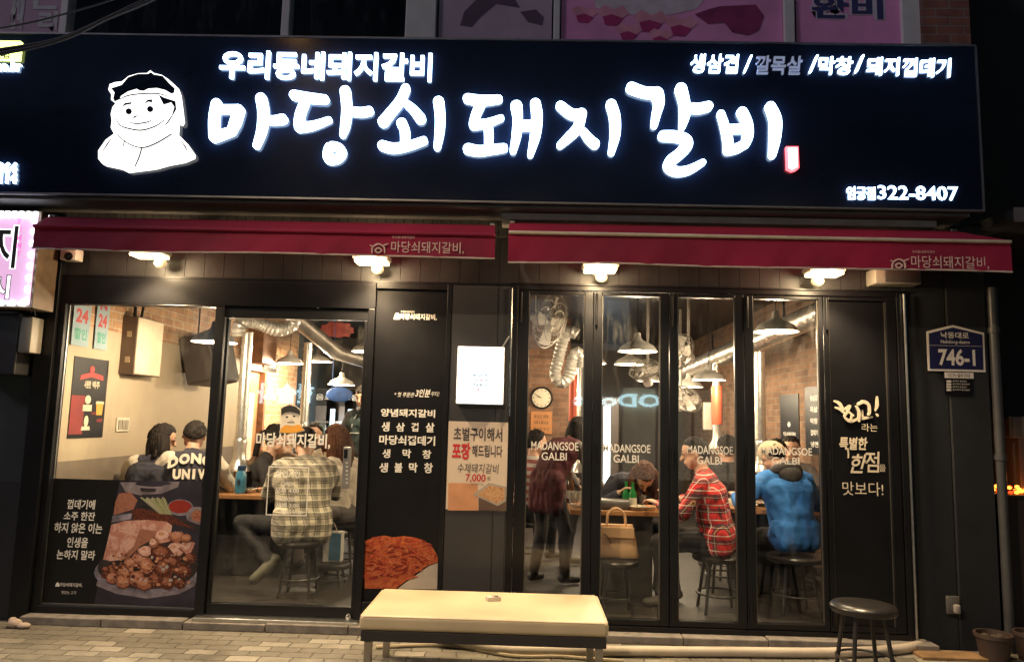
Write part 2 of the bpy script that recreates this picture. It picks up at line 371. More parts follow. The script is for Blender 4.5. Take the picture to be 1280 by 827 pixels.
# ------------------------------------------------------------ the restaurant building
BLK = mat('black_painted_metal', (.005,.005,.0065), .36, var=.25, scale=3, bump=.04, bscale=25, spec=.35)
BOARD = mat('black_cladding', (.022,.021,.021), .42, var=.35, scale=4, bump=.05, bscale=30)
GREY = mat('grey_cladding', (.036,.036,.04), .38, var=.12, scale=3)
TEAL = mat('dark_teal_render', (.008,.01,.012), .75, var=.2, scale=5, bump=.15, bscale=90)
STONE = mat('kerb_stone', (.2,.18,.16), .8, var=.3, scale=14, bump=.3, bscale=80)
ALU = mat('brushed_aluminium', (.55,.55,.53), .3, metal=1, var=.1, scale=20)
STEEL = mat('bright_steel', (.72,.7,.66), .18, metal=1, var=.1, scale=12)
WHITEF = mat('white_window_frame', (.62,.6,.6), .45, var=.06)
GLASS = glassmat('window_glass'); GLASS2 = glassmat('dark_upper_glass', (.95,.95,.97), 1.4)
WHT = mat('white_print', (.8,.78,.72), .6, var=.02)
B = thing('restaurant_building', 'narrow black restaurant shopfront with glazed doors under a brick upper floor', 'building', (0,0,0))
w = MB()   # header band above the glazing, upright boards with thin gaps
xs = np.linspace(-3.62, 2.72, 44)
for a, b in zip(xs[:-1], xs[1:]): w.box(a+.0015, b-.0015, 0, .06, 2.485, 2.99)
w.box(-3.62,2.72,.02,.055,2.485,2.99)
w.build('header_cladding', BOARD, B)
brd = brickmat('dark_ledge_brick', (0,2), (.07,.06,.055), (.05,.045,.04), (.02,.02,.02), .07, .2)
MB().box(-3.62,3.06,-.05,.0,2.84,2.985).build('brick_ledge', brd, B)
MB().box(-3.63,-3.492,-.06,.06,0,2.99).build('end_pillar', BLK, B, bevel=.004)
w = MB().box(-.57,-.14,-.025,.06,0.0,2.484)
w.build('pillar', GREY, B, bevel=.003)
MB().box(-.232,-.228,-.027,-.0245,.05,2.48).build('pillar_joint', BLK, B)
w = MB(); w.box(2.735,3.02,-.01,.06,0,2.99).box(3.024,3.3,-.03,.3,0,2.99); w.build('end_wall', TEAL, B, bevel=.004)
w = MB()
for i in range(11):
    a = -3.5+i*.575; w.box(a+.003, a+.572, -.125, -.001, 0, .055+.004*math.sin(i*2.3))
w.build('step', STONE, B, bevel=.006)
# upper storey
ubr = brickmat('upper_brick', (0,2), (.25,.1,.07), (.18,.07,.05), (.2,.17,.15), .21, .07)
w = MB(); w.m(0).box(2.93,3.3,-.02,.2,4.1,6.3); w.m(1).box(-7,2.93,.1,.2,5.6,6.3); w.m(1).box(-7,2.93,0,.2,3.0,4.1)
w.build('upper_wall', [ubr, mat('upper_render',(.2,.19,.18),.8)], B)
MB().box(-7,3.3,.2,9.1,6.2,6.3).build('roof', dk, B)
w = MB()
fr = [(507,545),(352,362),(692,700),(980,993),(1127,1152)]
for a, b in fr: w.box(P(a,25,0).x, P(b,25,0).x, -.01, .09, 4.1, 5.6)
w.box(P(77,10,0).x, P(86,10,0).x, -.01, .09, 4.1, 5.6)
w.box(-7,2.93,-.005,.085,5.52,5.6).box(-7,2.93,-.005,.085,4.1,4.14)
w.build('upper_window_frame', WHITEF, B, bevel=.006)
up = MB().box(-7,2.93,.03,.04,4.14,5.52).build('upper_window_pane', GLASS2, B)
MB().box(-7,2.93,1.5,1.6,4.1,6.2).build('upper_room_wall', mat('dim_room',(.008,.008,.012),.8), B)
# display window, entrance frame
w = MB()
w.box(-3.49,-3.445,-.03,.05,.056,2.27); w.box(-3.49,-1.135,-.03,.05,2.28,2.482); w.box(-3.49,-2.25,-.03,.05,2.268,2.2795)
w.box(-2.32,-2.252,-.03,.05,.056,2.267); w.box(-3.444,-2.321,-.03,.05,.056,.108)
w.box(-1.185,-1.135,-.03,.05,.056,2.2795); w.box(-.607,-.572,-.03,.05,.056,2.482); w.box(-1.134,-.608,-.03,.05,2.432,2.482)
w.box(-1.134,-.608,-.03,.05,.056,.2)
wf = w.build('entrance_frame', BLK, B, bevel=.004)
MB().box(-3.62,-.14,-.034,.0,2.474,2.49).build('frame_trim', BLK, B)
MB().box(-3.444,-2.321,.02,.03,.108,2.267).build('glass_pane', GLASS, wf)
MB().box(-3.444,-2.321,.008,.019,.108,.118).box(-3.444,-3.436,.008,.019,.119,2.267).build('glazing_bead', ALU, wf)
# sliding entrance door
w = MB(); w.box(-2.251,-1.186,-.012,.05,2.195,2.279); w.box(-2.245,-1.19,-.006,.04,.078,.155); w.box(-1.215,-1.19,-.004,.04,.156,2.19); w.box(-2.245,-2.225,-.004,.04,.156,2.19)
sd = w.build('sliding_door', BLK, B, bevel=.003)
MB().box(-2.225,-1.215,.012,.022,.155,2.195).build('glass_pane', GLASS, sd)
MB().box(-2.3,-1.14,-.1,.05,.052,.077).build('threshold', ALU, B, bevel=.004)
lk = MB().m(0).rbox(P(429,590,0).x,P(438,590,0).x,-.03,.012,P(433,610,0).z,P(433,558,0).z,.008)
a = P(431,572,0); b = P(436,561,0); lk.m(1).box(a.x,b.x,-.034,-.0295,a.z,b.z)
for i in range(6): q = P(433.5,578+i*5,-.03); lk.m(2).box(q.x-.006,q.x+.006,-.033,-.0295,q.z-.004,q.z+.004)
lk.build('door_lock', [mat('lock_grey',(.35,.34,.33),.35,metal=.6),BLK,WHT], sd)
MB().lathe([(.0,0),(.02,.002),(.024,.01),(.018,.022),(0,.025)], P(436,770,-.006), 16, Matrix.Rotation(R_(90),3,'X')).build('bottom_lock', STEEL, sd, smooth=True)
# lettering on the door glass
GL = .0115
d = MB()
d.ptext('마당쇠돼지갈비,', (320,541,413,560), GL, bold=.028)
d.build('door_lettering', WHT, sd)
d = MB().nb(); x0,y0,x1,y1 = 334,583,385,644
ym = (y0+y1)/2; X0, X1, Z0, Z1 = P(x0,ym,GL).x, P(x1,ym,GL).x, P(359,y1,GL).z, P(359,y0,GL).z; e_ = .0065
for a in ((X0,X1,Z0,Z0+e_),(X0,X1,Z1-e_,Z1),(X0,X0+e_,Z0+e_,Z1-e_),(X1-e_,X1,Z0+e_,Z1-e_)): d.box(a[0],a[1],GL-.002,GL,a[2],a[3])
d.nb().ptext('영업시간', (345,588,376,597), GL, bold=.02); d.nb().ptext('OPEN', (351,602,369,607), GL, bold=.015); d.nb().ptext('오후 4:00', (344,609,374,616), GL, bold=.015)
d.nb().ptext('CLOSE', (351,621,370,626), GL, bold=.015); d.nb().ptext('새벽 2:00', (345,628,374,634), GL, bold=.01); d.nb().ptext('연중무휴', (351,637,378,642), GL, bold=.01)
d.build_pieces('opening_hours', WHT, sd)
# round head-and-shoulders emblem on the door glass
SKIN_P = mat('print_cream',(.75,.7,.6),.6,var=.02); ORG = mat('print_orange',(.75,.36,.05),.6,var=.02); INK = mat('print_black',(.02,.02,.02),.6,var=0)
e = MB()
e.m(0).ppoly([(351,513),(350,536),(349,541),(355,541),(368,541),(381,538),(377,533),(375,528),(376,512),(370,507),(360,506),(353,508)], GL, .001)
e.m(1).ppoly([(350,540),(351,535),(356,531),(366,532),(374,530),(380,537),(372,540),(360,541)], GL-.002, .001)
e.m(2).ppoly([(352,519),(351,511),(355,508),(362,506),(370,508),(375,513),(375,519),(371,516),(362,514),(356,515)], GL-.004, .001)
for a in ((357,520,360,522),(366,519,369,521),(359,527,368,528.2)): e.ppoly([(a[0],a[1]),(a[2],a[1]),(a[2],a[3]),(a[0],a[3])], GL-.006, .001)
e.build('door_emblem', [SKIN_P,ORG,INK], sd)

# folding glass doors
wf = MB().box(-.135,-.085,-.03,.05,.056,2.484).box(2.665,2.73,-.03,.05,.056,2.484).box(-.084,2.664,-.03,.05,2.448,2.484).box(-.084,2.664,-.03,.05,.056,.09).build('folding_door_frame', BLK, B, bevel=.004)
MB().box(-.14,2.735,-.04,-.029,2.486,2.498).build('door_head_trim', BLK, B)
MB().tube([(2.71,-.05,.07),(2.71,-.05,2.47)],.009,8).build('edge_rod', ALU, B)
panels = [(-.08,.468,-.0,.405),(.472,1.02,.535,.957),(1.025,1.562,1.087,1.502),(1.567,2.135,1.631,2.102),(2.14,2.66,2.178,2.589)]
for i, (x0,x1,g0,g1) in enumerate(panels):
    w = MB(); z0, z1, gz0, gz1 = .095, 2.444, .135, 2.418
    w.box(x0,g0,-.02,.04,z0,z1); w.box(g1,x1,-.02,.04,z0,z1); w.box(g0+.0005,g1-.0005,-.02,.04,gz1,z1); w.box(g0+.0005,g1-.0005,-.02,.04,z0,gz0)
    if i == 4: w.box(g0+.0005,g1-.0005,.0,.03,gz0+.0005,gz1-.0005)
    p = w.build('folding_door', BLK, B, bevel=.004)
    if i == 4: p['label'] = 'solid black folding panel with brush lettering'
    else:
        MB().box(g0,g1,.004,.012,gz0,gz1).build('glass_pane', GLASS, p)
        t = MB(); c = ((g0+g1)/2,.0035,0); bx = [(664,552,723,575),(754,555,813,578),(859,557,916,580),(951,559,1015,580)][i]
        mid = (bx[1]+bx[3])/2; t.ptext('MADANGSOE', (bx[0],bx[1],bx[2],mid-1.2), .0035, bold=.012); q = (bx[2]-bx[0])*.29
        t.ptext('GALBI', (bx[0]+q*.75,mid+1.6,bx[2]-q*.85,bx[3]), .0035, bold=.012); t.build('glass_lettering', WHT, p)
    for za, zb_ in ((2.2,2.43),(.13,.3),(1.2,1.34)): MB().tube([(x0+.02,-.03,za),(x0+.02,-.03,zb_)],.009,8).build('hinge', BLK, p, smooth=True)
    MB().box(g0,g0+.006,-.006,.0035,gz0,gz1).box(g1-.006,g1,-.006,.0035,gz0,gz1).build('glazing_bead', mat('bead_metal',(.22,.2,.17),.3,metal=.8), p)
    if i == 4:
        t = MB(); Y = -.002; t.nb()
        def S(*a, sc=1): t.stroke(a, Y, .0015)
        # brush strokes: choego!
        S((1043,501,1.2),(1049,504,2),(1053,510,2),(1056,511,1.6)); S((1044,509,1),(1050,511,1.8),(1054,515,1.4)); S((1056,511,1.3),(1062,507,1.6),(1058,515,1.6),(1055,520,1.4)); S((1060,514,1.2),(1066,519,1.2))
        S((1056,522,1.4),(1062,526,1.8),(1070,524,1.4),(1074,521,1)); S((1064,519,1),(1063,525,1.2)); S((1070,508,1.4),(1073,515,1.8),(1073,526,1.2))
        S((1072,505,1.4),(1079,502,2),(1085,506,1.8),(1086,515,1.5),(1085,518,1.1)); S((1078,513,1),(1078,522,1.3)); S((1072,524,1.3),(1082,522,1.6),(1090,521,1)); S((1096,496,1.2),(1096,506,2),(1094,513,.8)); S((1096,518,1.4),(1096.5,519,1.4))
        t.nb().ptext('라는', (1077,529,1097,539), Y); t.nb().ptext('특별한', (1049,546,1084,562), Y, bold=.03, shear=.12)
        S((1059,560,.7),(1060,566,.6),(1060,572,.3))
        t.nb().ptext('한', (1063,567,1083,591), Y, bold=.018, shear=.3); t.ptext('점', (1081,564,1099,590), Y, bold=.012, shear=.05); t.nb().ptext('을', (1099,580,1107,589), Y); t.nb().ptext('맛보다!', (1053,602,1104,619), Y)
        t.build_pieces('brush_lettering', mat('cream_print',(.75,.66,.5),.6,var=.05), p)

# ------------------------------------------------------------ fascia sign
LIT = emis('lit_white_acrylic', (.5,.72,1), 9); LITW = emis('lit_warm_acrylic', (1,.98,.93), 2.2); DIM = emis('failing_leds', (.6,.7,1), .22)
REDL = emis('lit_red_edge', (1,.1,.12), 4); YEL = emis('lit_yellow_face', (.9,1,.25), 3.2)
SY = -.45
SG = thing('fascia_sign', 'long black fascia sign with glowing white brush letters above the awnings', 'shop sign', (-.4,-.45,2.985))
PANEL = mat('sign_panel_black', (.007,.0115,.028), .12, var=.15, scale=2)
MB().box(-4.9,3.06,SY,-.051,2.987,4.155).build('sign_panel', PANEL, SG, bevel=.004)
TRIM = mat('sign_edge_trim', (.3,.3,.32), .3, metal=.8)
MB().box(-4.905,3.065,SY-.006,SY+.03,4.1555,4.167).box(3.0605,3.072,SY-.006,SY+.03,2.975,4.155).box(-4.905,3.06,SY-.006,SY+.03,2.975,2.9865).build('edge_trim', TRIM, SG)
MB().box(-4.9,3.0,-.4,-.06,2.955,2.974).build('bottom_flashing', mat('flashing_grey',(.16,.15,.15),.5,metal=.3), SG)
t = MB()
def K(*a, D=.03): t.stroke(a, SY, D, sc=.82)
def Z(pts, ox, oy, s): return [(ox+x/s, oy+y/s, w/s) for x,y,w in pts]
s1 = 6.36; A = lambda *p: K(*Z(p,250,95,s1)); Bq = lambda *p: K(*Z(p,430,95,s1)); Cq = lambda *p: K(*Z(p,600,95,s1)); Dq = lambda *p: K(*Z(p,770,95,5.3))
A((140,230,48),(122,350,50),(122,490,48)); A((185,275,42),(250,275,42),(315,280,50)); A((320,285,50),(290,380,52),(262,445,42)); A((262,450,42),(190,475,46),(125,500,46))
A((495,190,50),(512,300,50),(500,440,44),(458,565,30)); A((530,360,40),(600,365,42),(665,355,46))
A((757,165,44),(860,185,46),(1000,200,40)); A((840,225,42),(805,320,44),(800,400,52)); A((800,415,52),(900,405,42),(1030,360,30))
A((1160,130,50),(1172,270,48),(1160,400,44),(1140,480,28)); A((1190,290,42),(1270,300,42)); K(*Z(((60,290,40),(140,300,44),(205,290,42)),430,95,s1))
t.stroke(Z([(1045,570,42),(1110,580,42),(1135,620,42),(1100,665,44),(1035,672,46),(1022,620,42)],250,95,s1), SY, .03, close=True, sc=.8)
Bq((495,112,42),(450,210,44),(370,310,46),(318,375,52)); Bq((510,240,36),(560,285,42),(612,350,50)); Bq((465,390,50),(488,450,46),(488,540,40)); Bq((312,565,46),(400,585,46),(520,565,40),(640,525,34))
Bq((755,215,52),(766,330,48),(762,450,44),(743,575,32))
Bq((985,190,46),(1100,205,48),(1230,195,38)); Bq((1085,240,46),(1050,320,44),(1035,395,48)); Bq((1035,400,46),(1140,385,38),(1250,345,28)); Bq((1145,390,44),(1152,470,44),(1150,560,40)); Bq((990,590,50),(1080,605,48),(1200,590,42)); Cq((60,598,42),(130,590,42),(190,582,38))
Cq((290,255,56),(300,350,48),(290,480,44),(263,605,30)); Cq((330,405,46),(420,405,46)); Cq((440,230,50),(452,330,54),(440,470,50),(400,635,28))
Cq((640,250,46),(720,310,50),(800,320,52)); Cq((805,310,50),(775,420,48),(700,500,42),(635,560,32)); Cq((820,450,34),(860,505,42),(910,550,46))
Cq((1040,240,50),(1068,340,52),(1070,480,48),(1042,615,32))
Dq((100,90,44),(180,118,42),(255,125,46)); Dq((265,130,54),(280,190,42),(262,270,34),(250,335,26)); Dq((425,98,46),(448,190,42),(450,270,40),(435,345,26)); Dq((480,222,36),(545,225,38),(605,212,36))
Dq((310,405,42),(390,408,44),(455,430,46),(460,470,48),(420,520,42),(360,570,44),(350,612,44),(400,640,38),(480,628,34),(570,580,24))
Dq((690,260,30),(715,340,34),(735,430,38),(738,500,38)); Dq((830,250,42),(862,320,40),(868,400,40),(850,460,34)); Dq((745,360,34),(850,358,34)); Dq((740,498,40),(800,485,36),(850,455,34))
Dq((1015,215,40),(1048,300,46),(1045,420,42),(1028,535,26))
t.build('brand_lettering', LIT, SG)
t = MB(); t.ptext('우리동네돼지갈비', (276,67,540,101), SY, bold=.016, depth=.012); t.build('tagline_lettering', LIT, SG)
t = MB()
for w_, bx in (('생삼겹',(863,69,922,92)),('막창',(1023,72,1065,94)),('돼지',(1083,73,1123,95)),('껍데기',(1128,74,1187,97))): t.nb().ptext(w_, bx, SY, bold=.008, depth=.008, shear=.1)
for x in (934,1016,1073): t.nb().stroke([(x+4,72,1.2),(x-4,91,1.2)], SY, .02)
t.nb().ptext('322-8407', (1097,233,1197,250), SY, bold=.006, depth=.004); t.nb().ptext('엄궁점', (1058,234,1093,250), SY, bold=.004, depth=.008)
t.nb().ptext('.co.kr', (-6,77,28,90), SY, bold=.004, depth=.01); t.nb().ptext('7064', (-9,204,22,217), SY, bold=.004, depth=.01); t.nb().ptext('6114', (-9,217,22,230), SY, bold=.004, depth=.01)
t.build_pieces('small_lettering', LIT, SG)
t = MB(); t.ptext('깔목살', (944,71,1002,94), SY, bold=.008, depth=.008, shear=.1); t.build('unlit_lettering', DIM, SG)
t = MB(); a = P(-40,76,SY); b = P(29,54,SY); t.m(0).box(a.x,b.x,SY-.03,SY,a.z,b.z); t.m(1).stroke([(2,70,1.2),(12,66,1.4),(26,58,.8)],SY-.03,.002); t.m(1).ptext('맛집',(-6,62,12,74),SY-.031,bold=.02); t.build('yellow_block', [YEL,INK], SG)
t = MB(); t.m(0).ppoly([(983,183),(998,183),(999,210),(995,213),(990,214),(984,211)], SY-.03, .03); t.m(1).ppoly([(985,185),(996.5,185),(997,208.5),(990,212),(986,209.5)], SY-.034, .003); t.build('red_seal', [REDL,LITW], SG)
# bust emblem: white lit silhouette with a dark cap of hair
e = MB(); zz = lambda pts: [(110+x/5.906, 80+y/5.906) for x,y in pts]
e.m(0).ppoly(zz([(460,48),(487,68),(545,82),(595,115),(650,165),(668,215),(680,300),(694,420),(680,440),(655,430),(650,510),(720,580),(775,660),(770,685),(700,715),(590,735),(480,765),(280,790),(230,765),(110,740),(75,700),(75,640),(130,560),(192,515),(168,470),(175,420),(168,370),(180,320),(205,290),(170,265),(172,225),(150,190),(160,150),(200,135),(250,130),(300,90),(370,70),(435,68)]), SY-.045, .045)
e.m(1).ppoly(zz([(400+(x-400)*1.05,155+(y-160)*1.25) for x,y in [(180,180),(210,172),(255,160),(300,115),(370,95),(440,95),(462,85),(480,98),(545,108),(590,150),(628,180),(625,205),(605,212),(560,190),(500,178),(440,182),(410,195),(380,193),(360,183),(300,198),(250,225),(240,245),(205,258),(195,240),(205,205)]]), SY-.05, .003)
for pts in ([(255,308),(275,292),(315,288),(312,296),(280,300)],[(420,290),(440,270),(468,268),(468,282),(445,278)],[(535,272),(570,285),(635,300),(640,335),(600,385),(573,410),(575,402),(615,360),(628,325),(610,305),(565,315)],[(328,402),(345,386),(370,384),(350,392)],[(100,640),(140,590),(175,560),(140,600)],[(680,570),(720,610),(745,655),(712,612)],[(257,610),(262,580),(270,565),(266,590)]):
    mx_, my_ = sum(p[0] for p in pts)/len(pts), sum(p[1] for p in pts)/len(pts); pts = [(mx_+(x-mx_)*1.25, my_+(y-my_)*1.7) for x, y in pts]
    e.m(1).ppoly(zz(pts), SY-.052, .003)
for cx,cyy,r in ((300,350,24),(458,333,24)): e.m(1).ppoly(zz([(cx+r*math.cos(k*.785),cyy+r*math.sin(k*.785)) for k in range(8)]), SY-.05, .003)
e.m(1)
for pts in ([(205,400,2),(240,455,4),(310,480,5),(400,490,5),(500,460,4),(565,415,2)],[(235,262,2),(300,235,4),(400,222,4),(520,222,4),(600,245,2)],[(300,430,2),(350,442,4),(420,436,4),(470,420,2)],[(215,520,3),(300,590,4),(400,620,4),(500,590,4),(620,520,3)],[(400,622,3),(380,690,3),(350,760,2)]): e.stroke([(110+x/5.906,80+y/5.906,w/5.906) for x,y,w in pts], SY-.049, .002)
e.build('bust_emblem', [LITW,PANEL], SG)

# ------------------------------------------------------------ awnings
FAB = mat('crimson_canvas', (.25,.007,.04), .75, var=.3, scale=1.7, bump=.35, bscale=13)
EDGE = mat('pale_piping', (.6,.5,.45), .6); BAR_M = mat('cream_aluminium', (.6,.52,.4), .4, metal=.2); PALEP = mat('pale_pink_print',(.72,.5,.45),.6,var=.05)
def awning(x0, x1, ext, z_top, z_bot, label, bx, barm, cover):
    A_ = thing('retractable_awning', label, 'awning', ((x0+x1)/2,-.3,z_bot), 'awnings over the shopfront')
    n = 110; vs = []; fs = []
    for k, (y_, ph) in enumerate(((-.452,0),(-.449,0))):
        for i in range(n+1):
            x = x0-ext[0]+(x1-x0+ext[0]+ext[1])*i/n
            for j in range(5):
                z = z_top-.02+(z_bot-z_top+.02)*j/4+.004*math.sin(x*3)*j/4; vs.append((x, y_+(.008*math.sin(x*5.1+j*.5)+.004*math.sin(x*17+j*.9)+.003*math.sin(x*31+1.3*j))*j/4, z))
    m_ = (n+1)*5
    for k in (0,1):
        for i in range(n):
            for j in range(4): a = k*m_+i*5+j; fs.append((a,a+1,a+6,a+5))
    MB().add(vs,fs).build('valance', FAB, A_, smooth=True)
    MB().tube([(x0-ext[0]+(x1-x0+ext[0]+ext[1])*i/n, -.452+.008*math.sin((x0-ext[0]+(x1-x0+ext[0]+ext[1])*i/n)*5.1+2), z_bot+.004*math.sin((x0-ext[0]+(x1-x0+ext[0]+ext[1])*i/n)*3)) for i in range(n+1)],.006,6).build('hem_piping', EDGE, A_, smooth=True)
    MB().rbox(x0-ext[0],x1+ext[1],-.475,-.435,z_top-.03,z_top-.008,.008,2).build('front_bar', barm, A_)
    # rolled cloth and the short slope to the bar
    prof = []; vs = []; fs = []
    for k, (xe0, xe1, y, z) in enumerate(((0,0,-.27,z_top+.075),(0,0,-.3,z_top+.088),(0,0,-.34,z_top+.08),(.3,.3,-.39,z_top+.045),(1,1,-.44,z_top-.002))):
        vs += [(x0-ext[0]*xe0,y,z),(x1+ext[1]*xe1,y,z)]
    for k in range(4): fs.append((2*k,2*k+1,2*k+3,2*k+2))
    q = MB().add(vs,fs); q.add([(x,y,z-.003) for x,y,z in vs], fs); q.build('canvas_slope', FAB, A_, smooth=True)
    MB().tube([(x0+.01,-.25,z_top+.03),(x1-.01,-.25,z_top+.03)],.05,20).build('canvas_roll', FAB, A_, smooth=True)
    for x in (x0+.02,x1-.02):
        MB().box(x-.02,x+.02,-.33,-.2,z_top-.05,z_top+.1).tube([(x,-.25,z_top-.03),(x,-.36,z_top-.05),(x,-.44,z_top-.02)],.014,8).build('end_bracket', STEEL, A_, bevel=.004)
    for x in (x0+.5,x1-.5): MB().tube([(x,-.06,z_top-.0),(x+.35,-.2,z_top-.03),(x,-.43,z_top-.025)],.016,8).build('folding_arm', BAR_M, A_)
    if cover: MB().box(x0-.06,x1-.12,-.3,-.06,z_top+.115,z_top+.165).build('cover_rail', mat('rail_grey',(.45,.43,.42),.5,metal=.3), A_, bevel=.004)
    l = MB(); l.ptext('마당쇠돼지갈비,', (bx[0]+25,bx[1]+4,bx[2],bx[3]), -.462, bold=.004); l.ptext('우리동네돼지갈비', (bx[0]+26,bx[1]-3,bx[0]+54,bx[1]+.5), -.462)
    cx, c2 = bx[0]+9, bx[3]-4
    l.stroke([(cx-8,c2+3,.8),(cx-7,c2-4,.9),(cx,c2-8,.9),(cx+7,c2-4,.9),(cx+8,c2+3,.8)], -.461, .002); l.stroke([(cx-4,c2,.9),(cx,c2-3,.9),(cx+4,c2,.9),(cx,c2+3,.9)], -.461,.002, close=True); l.stroke([(cx+6,c2-6,.8),(cx+12,c2-8,.6)], -.461,.002); l.stroke([(cx-6,c2-5,.7),(cx-10,c2-6,.5)], -.461,.002)
    l.build('valance_lettering', PALEP, A_)
awning(-3.44,-.255,(.01,.01),2.765,2.588,'crimson awning with thin pale bar over the entrance side',(464,298,580,317),FAB,False)
awning(-.155,2.95,(0,.28),2.785,2.563,'crimson awning with cream front bar and grey rail over the folding doors',(1114,316,1236,336),BAR_M,True)
# ------------------------------------------------------------ flood lamps under the awnings
WARM = (1,.74,.42)
LENS = emis('lit_lamp_lens', (1,.76,.42), 5.5); DOME = emis('lit_sensor_dome', (1,.76,.42), .5)
HOUS = mat('lamp_housing', (.5,.46,.4), .45, var=.1)
LAB = ['floodlight nearest the white security camera, above the display window','floodlight over the gap between sliding door and menu board','floodlight above the joint of the first two folding doors','floodlight beside the small switch box, above the last folding doors']
for i, (px,py,dx) in enumerate([(187,320,9),(465,328,4),(750,338,0),(1030,343,-8)]):
    c = P(px,py,-.16)
    F_ = thing('floodlight', LAB[i], 'lamp', (c.x,0,c.z), 'floodlights under the awnings')
    MB().rbox(c.x-.13,c.x+.13,-.24,-.08,c.z+.012,c.z+.05,.012,2).tube([(c.x,-.09,c.z+.03),(c.x,-.002,c.z+.03)],.02,10).lathe([(.05,0),(.05,.008),(.0,.012)],(c.x,-.001,c.z+.03),16,Matrix.Rotation(R_(90),3,'X')).build('housing', HOUS, F_, smooth=True)
    MB().rbox(c.x-.115,c.x+.115,-.235,-.085,c.z-.012,c.z+.0115,.01,2).build('lens', LENS, F_, smooth=True)
    q = P(px+dx*1.1+2,py+9,-.14); MB().ell((q.x,-.12,q.z+.005),(.045,.045,.036),16).build('sensor_dome', DOME, F_, smooth=True)
    light('floodlight_glow', (c.x,-.27,c.z-.04), 20, WARM, .05, F_)
    o = light('floodlight_beam', (c.x,-.2,c.z-.03), 190, WARM, .05, F_, 'SPOT', 130); o.rotation_euler = (R_(-10),0,0)

# ------------------------------------------------------------ things on the front wall
c = P(93,320,-.08)
S_ = thing('security_camera', 'small white box camera under the end of the crimson awning', 'camera', (c.x,-.06,c.z-.05))
MB().rbox(c.x-.06,c.x+.06,-.16,-.061,c.z-.045,c.z+.045,.01,2).build('body', mat('camera_white',(.6,.52,.48),.5), S_, smooth=True)
MB().lathe([(0,0),(.03,.001),(.03,.012),(.018,.014),(0,.012)],(c.x+.012,-.16,c.z-.02),16,Matrix.Rotation(R_(90),3,'X')).build('lens', mat('black_lens',(.01,.01,.01),.1,var=0), S_, smooth=True)
c = P(1118,347,-.1)
S_ = thing('switch_box', 'grey switch box tucked under the crimson awning past the last floodlight', 'switch box', (c.x,0,c.z-.07))
MB().rbox(c.x-.16,c.x+.16,-.16,-.001,c.z-.055,c.z+.06,.008,2).build('case', mat('box_beige',(.3,.27,.22),.5), S_, smooth=True)
MB().rbox(c.x-.1,c.x+.152,-.172,-.161,c.z-.045,c.z+.055,.005,2).build('door_panel', mat('box_dark',(.07,.06,.055),.4), S_, smooth=True)

# menu board between door and pillar
MEAT = foodmat('printed_marinated_pork', [(.12,.01,.005),(.42,.06,.02),(.6,.16,.05),(.25,.02,.01)], 22)
MP = mat('menu_black', (.004,.004,.006), .4, spec=.3, var=.1)
M_ = thing('menu_board', 'tall black menu board with white dish names beside the sliding door', 'menu board', (-.87,0,.2))
MB().box(-1.133,-.609,.0,.04,.201,2.43).build('panel', MP, M_)
t = MB(); Y = -.001
for s_, bx in (('양념돼지갈비',(476,511,544,521)),('생',(477,527,487,539)),('삼',(495,528,506,539)),('겹',(514,528,523,539)),('살',(532,528,543,540)),('마당쇠껍데기',(474,544,544,556)),('생',(478,561,488,572)),('막',(503,561,514,572)),('창',(528,562,539,573)),('생',(474,578,485,590)),('불',(493,578,503,590)),('막',(511,578,522,590)),('창',(530,578,541,591))):
    t.nb().ptext(s_, bx, Y, bold=.03)
t.nb().ptext('* 첫 주문은', (493,490,518,496), Y, bold=.01, shear=.2); t.ptext('3인분', (520,486,538,496), Y, bold=.02, shear=.2); t.ptext('부터!', (539,489,549,495), Y, shear=.2)
t.nb().ptext('마당쇠돼지갈비,', (500,392,546,400), Y, bold=.03); t.ptext('우리동네돼지갈비', (501,388,518,391), Y)
t.ppoly([(492,399),(493,395),(495,391),(498,391),(500,395),(500,399)], Y-.001, .001)
t.build_pieces('dish_lettering', WHT, M_)
t = MB()
t.m(0).ppoly([(456,735),(455.5,705),(457,678),(466,671),(480,669),(492,671),(505,669.5),(518,671),(530,675),(541,684),(547,695),(547,702),(535,706),(520,716),(505,727),(495,735)], Y, .001)
t.m(1).ppoly([(497,735.5),(507,727.5),(522,717),(536,707),(547,703),(546.5,736)], Y-.0002, .001)
random.seed(3)
for i in range(150):
    x = random.uniform(458,540); y = random.uniform(674,725); 
    if y > 735-(x-455)*.02-max(0,x-500)*.75: continue
    a = random.uniform(-.6,.6); l = random.uniform(2.5,8); h_ = random.uniform(.6,1.8)
    pts = [(x+l*math.cos(k*.785)*math.cos(a)-h_*math.sin(k*.785)*math.sin(a), y+l*math.cos(k*.785)*math.sin(a)+h_*math.sin(k*.785)*math.cos(a)) for k in range(8)]
    t.m(2+i%3).ppoly(pts, Y-.0006-.00006*i, .0005)
t.build('pork_photograph', [MEAT, mat('print_rice',(.55,.47,.38),.6), foodmat('printed_pork_light',[(.6,.2,.08),(.45,.08,.03),(.7,.32,.14)],35), foodmat('printed_pork_dark',[(.15,.01,.005),(.3,.03,.01)],35), foodmat('printed_pork_red',[(.45,.05,.02),(.55,.12,.05)],35)], M_)

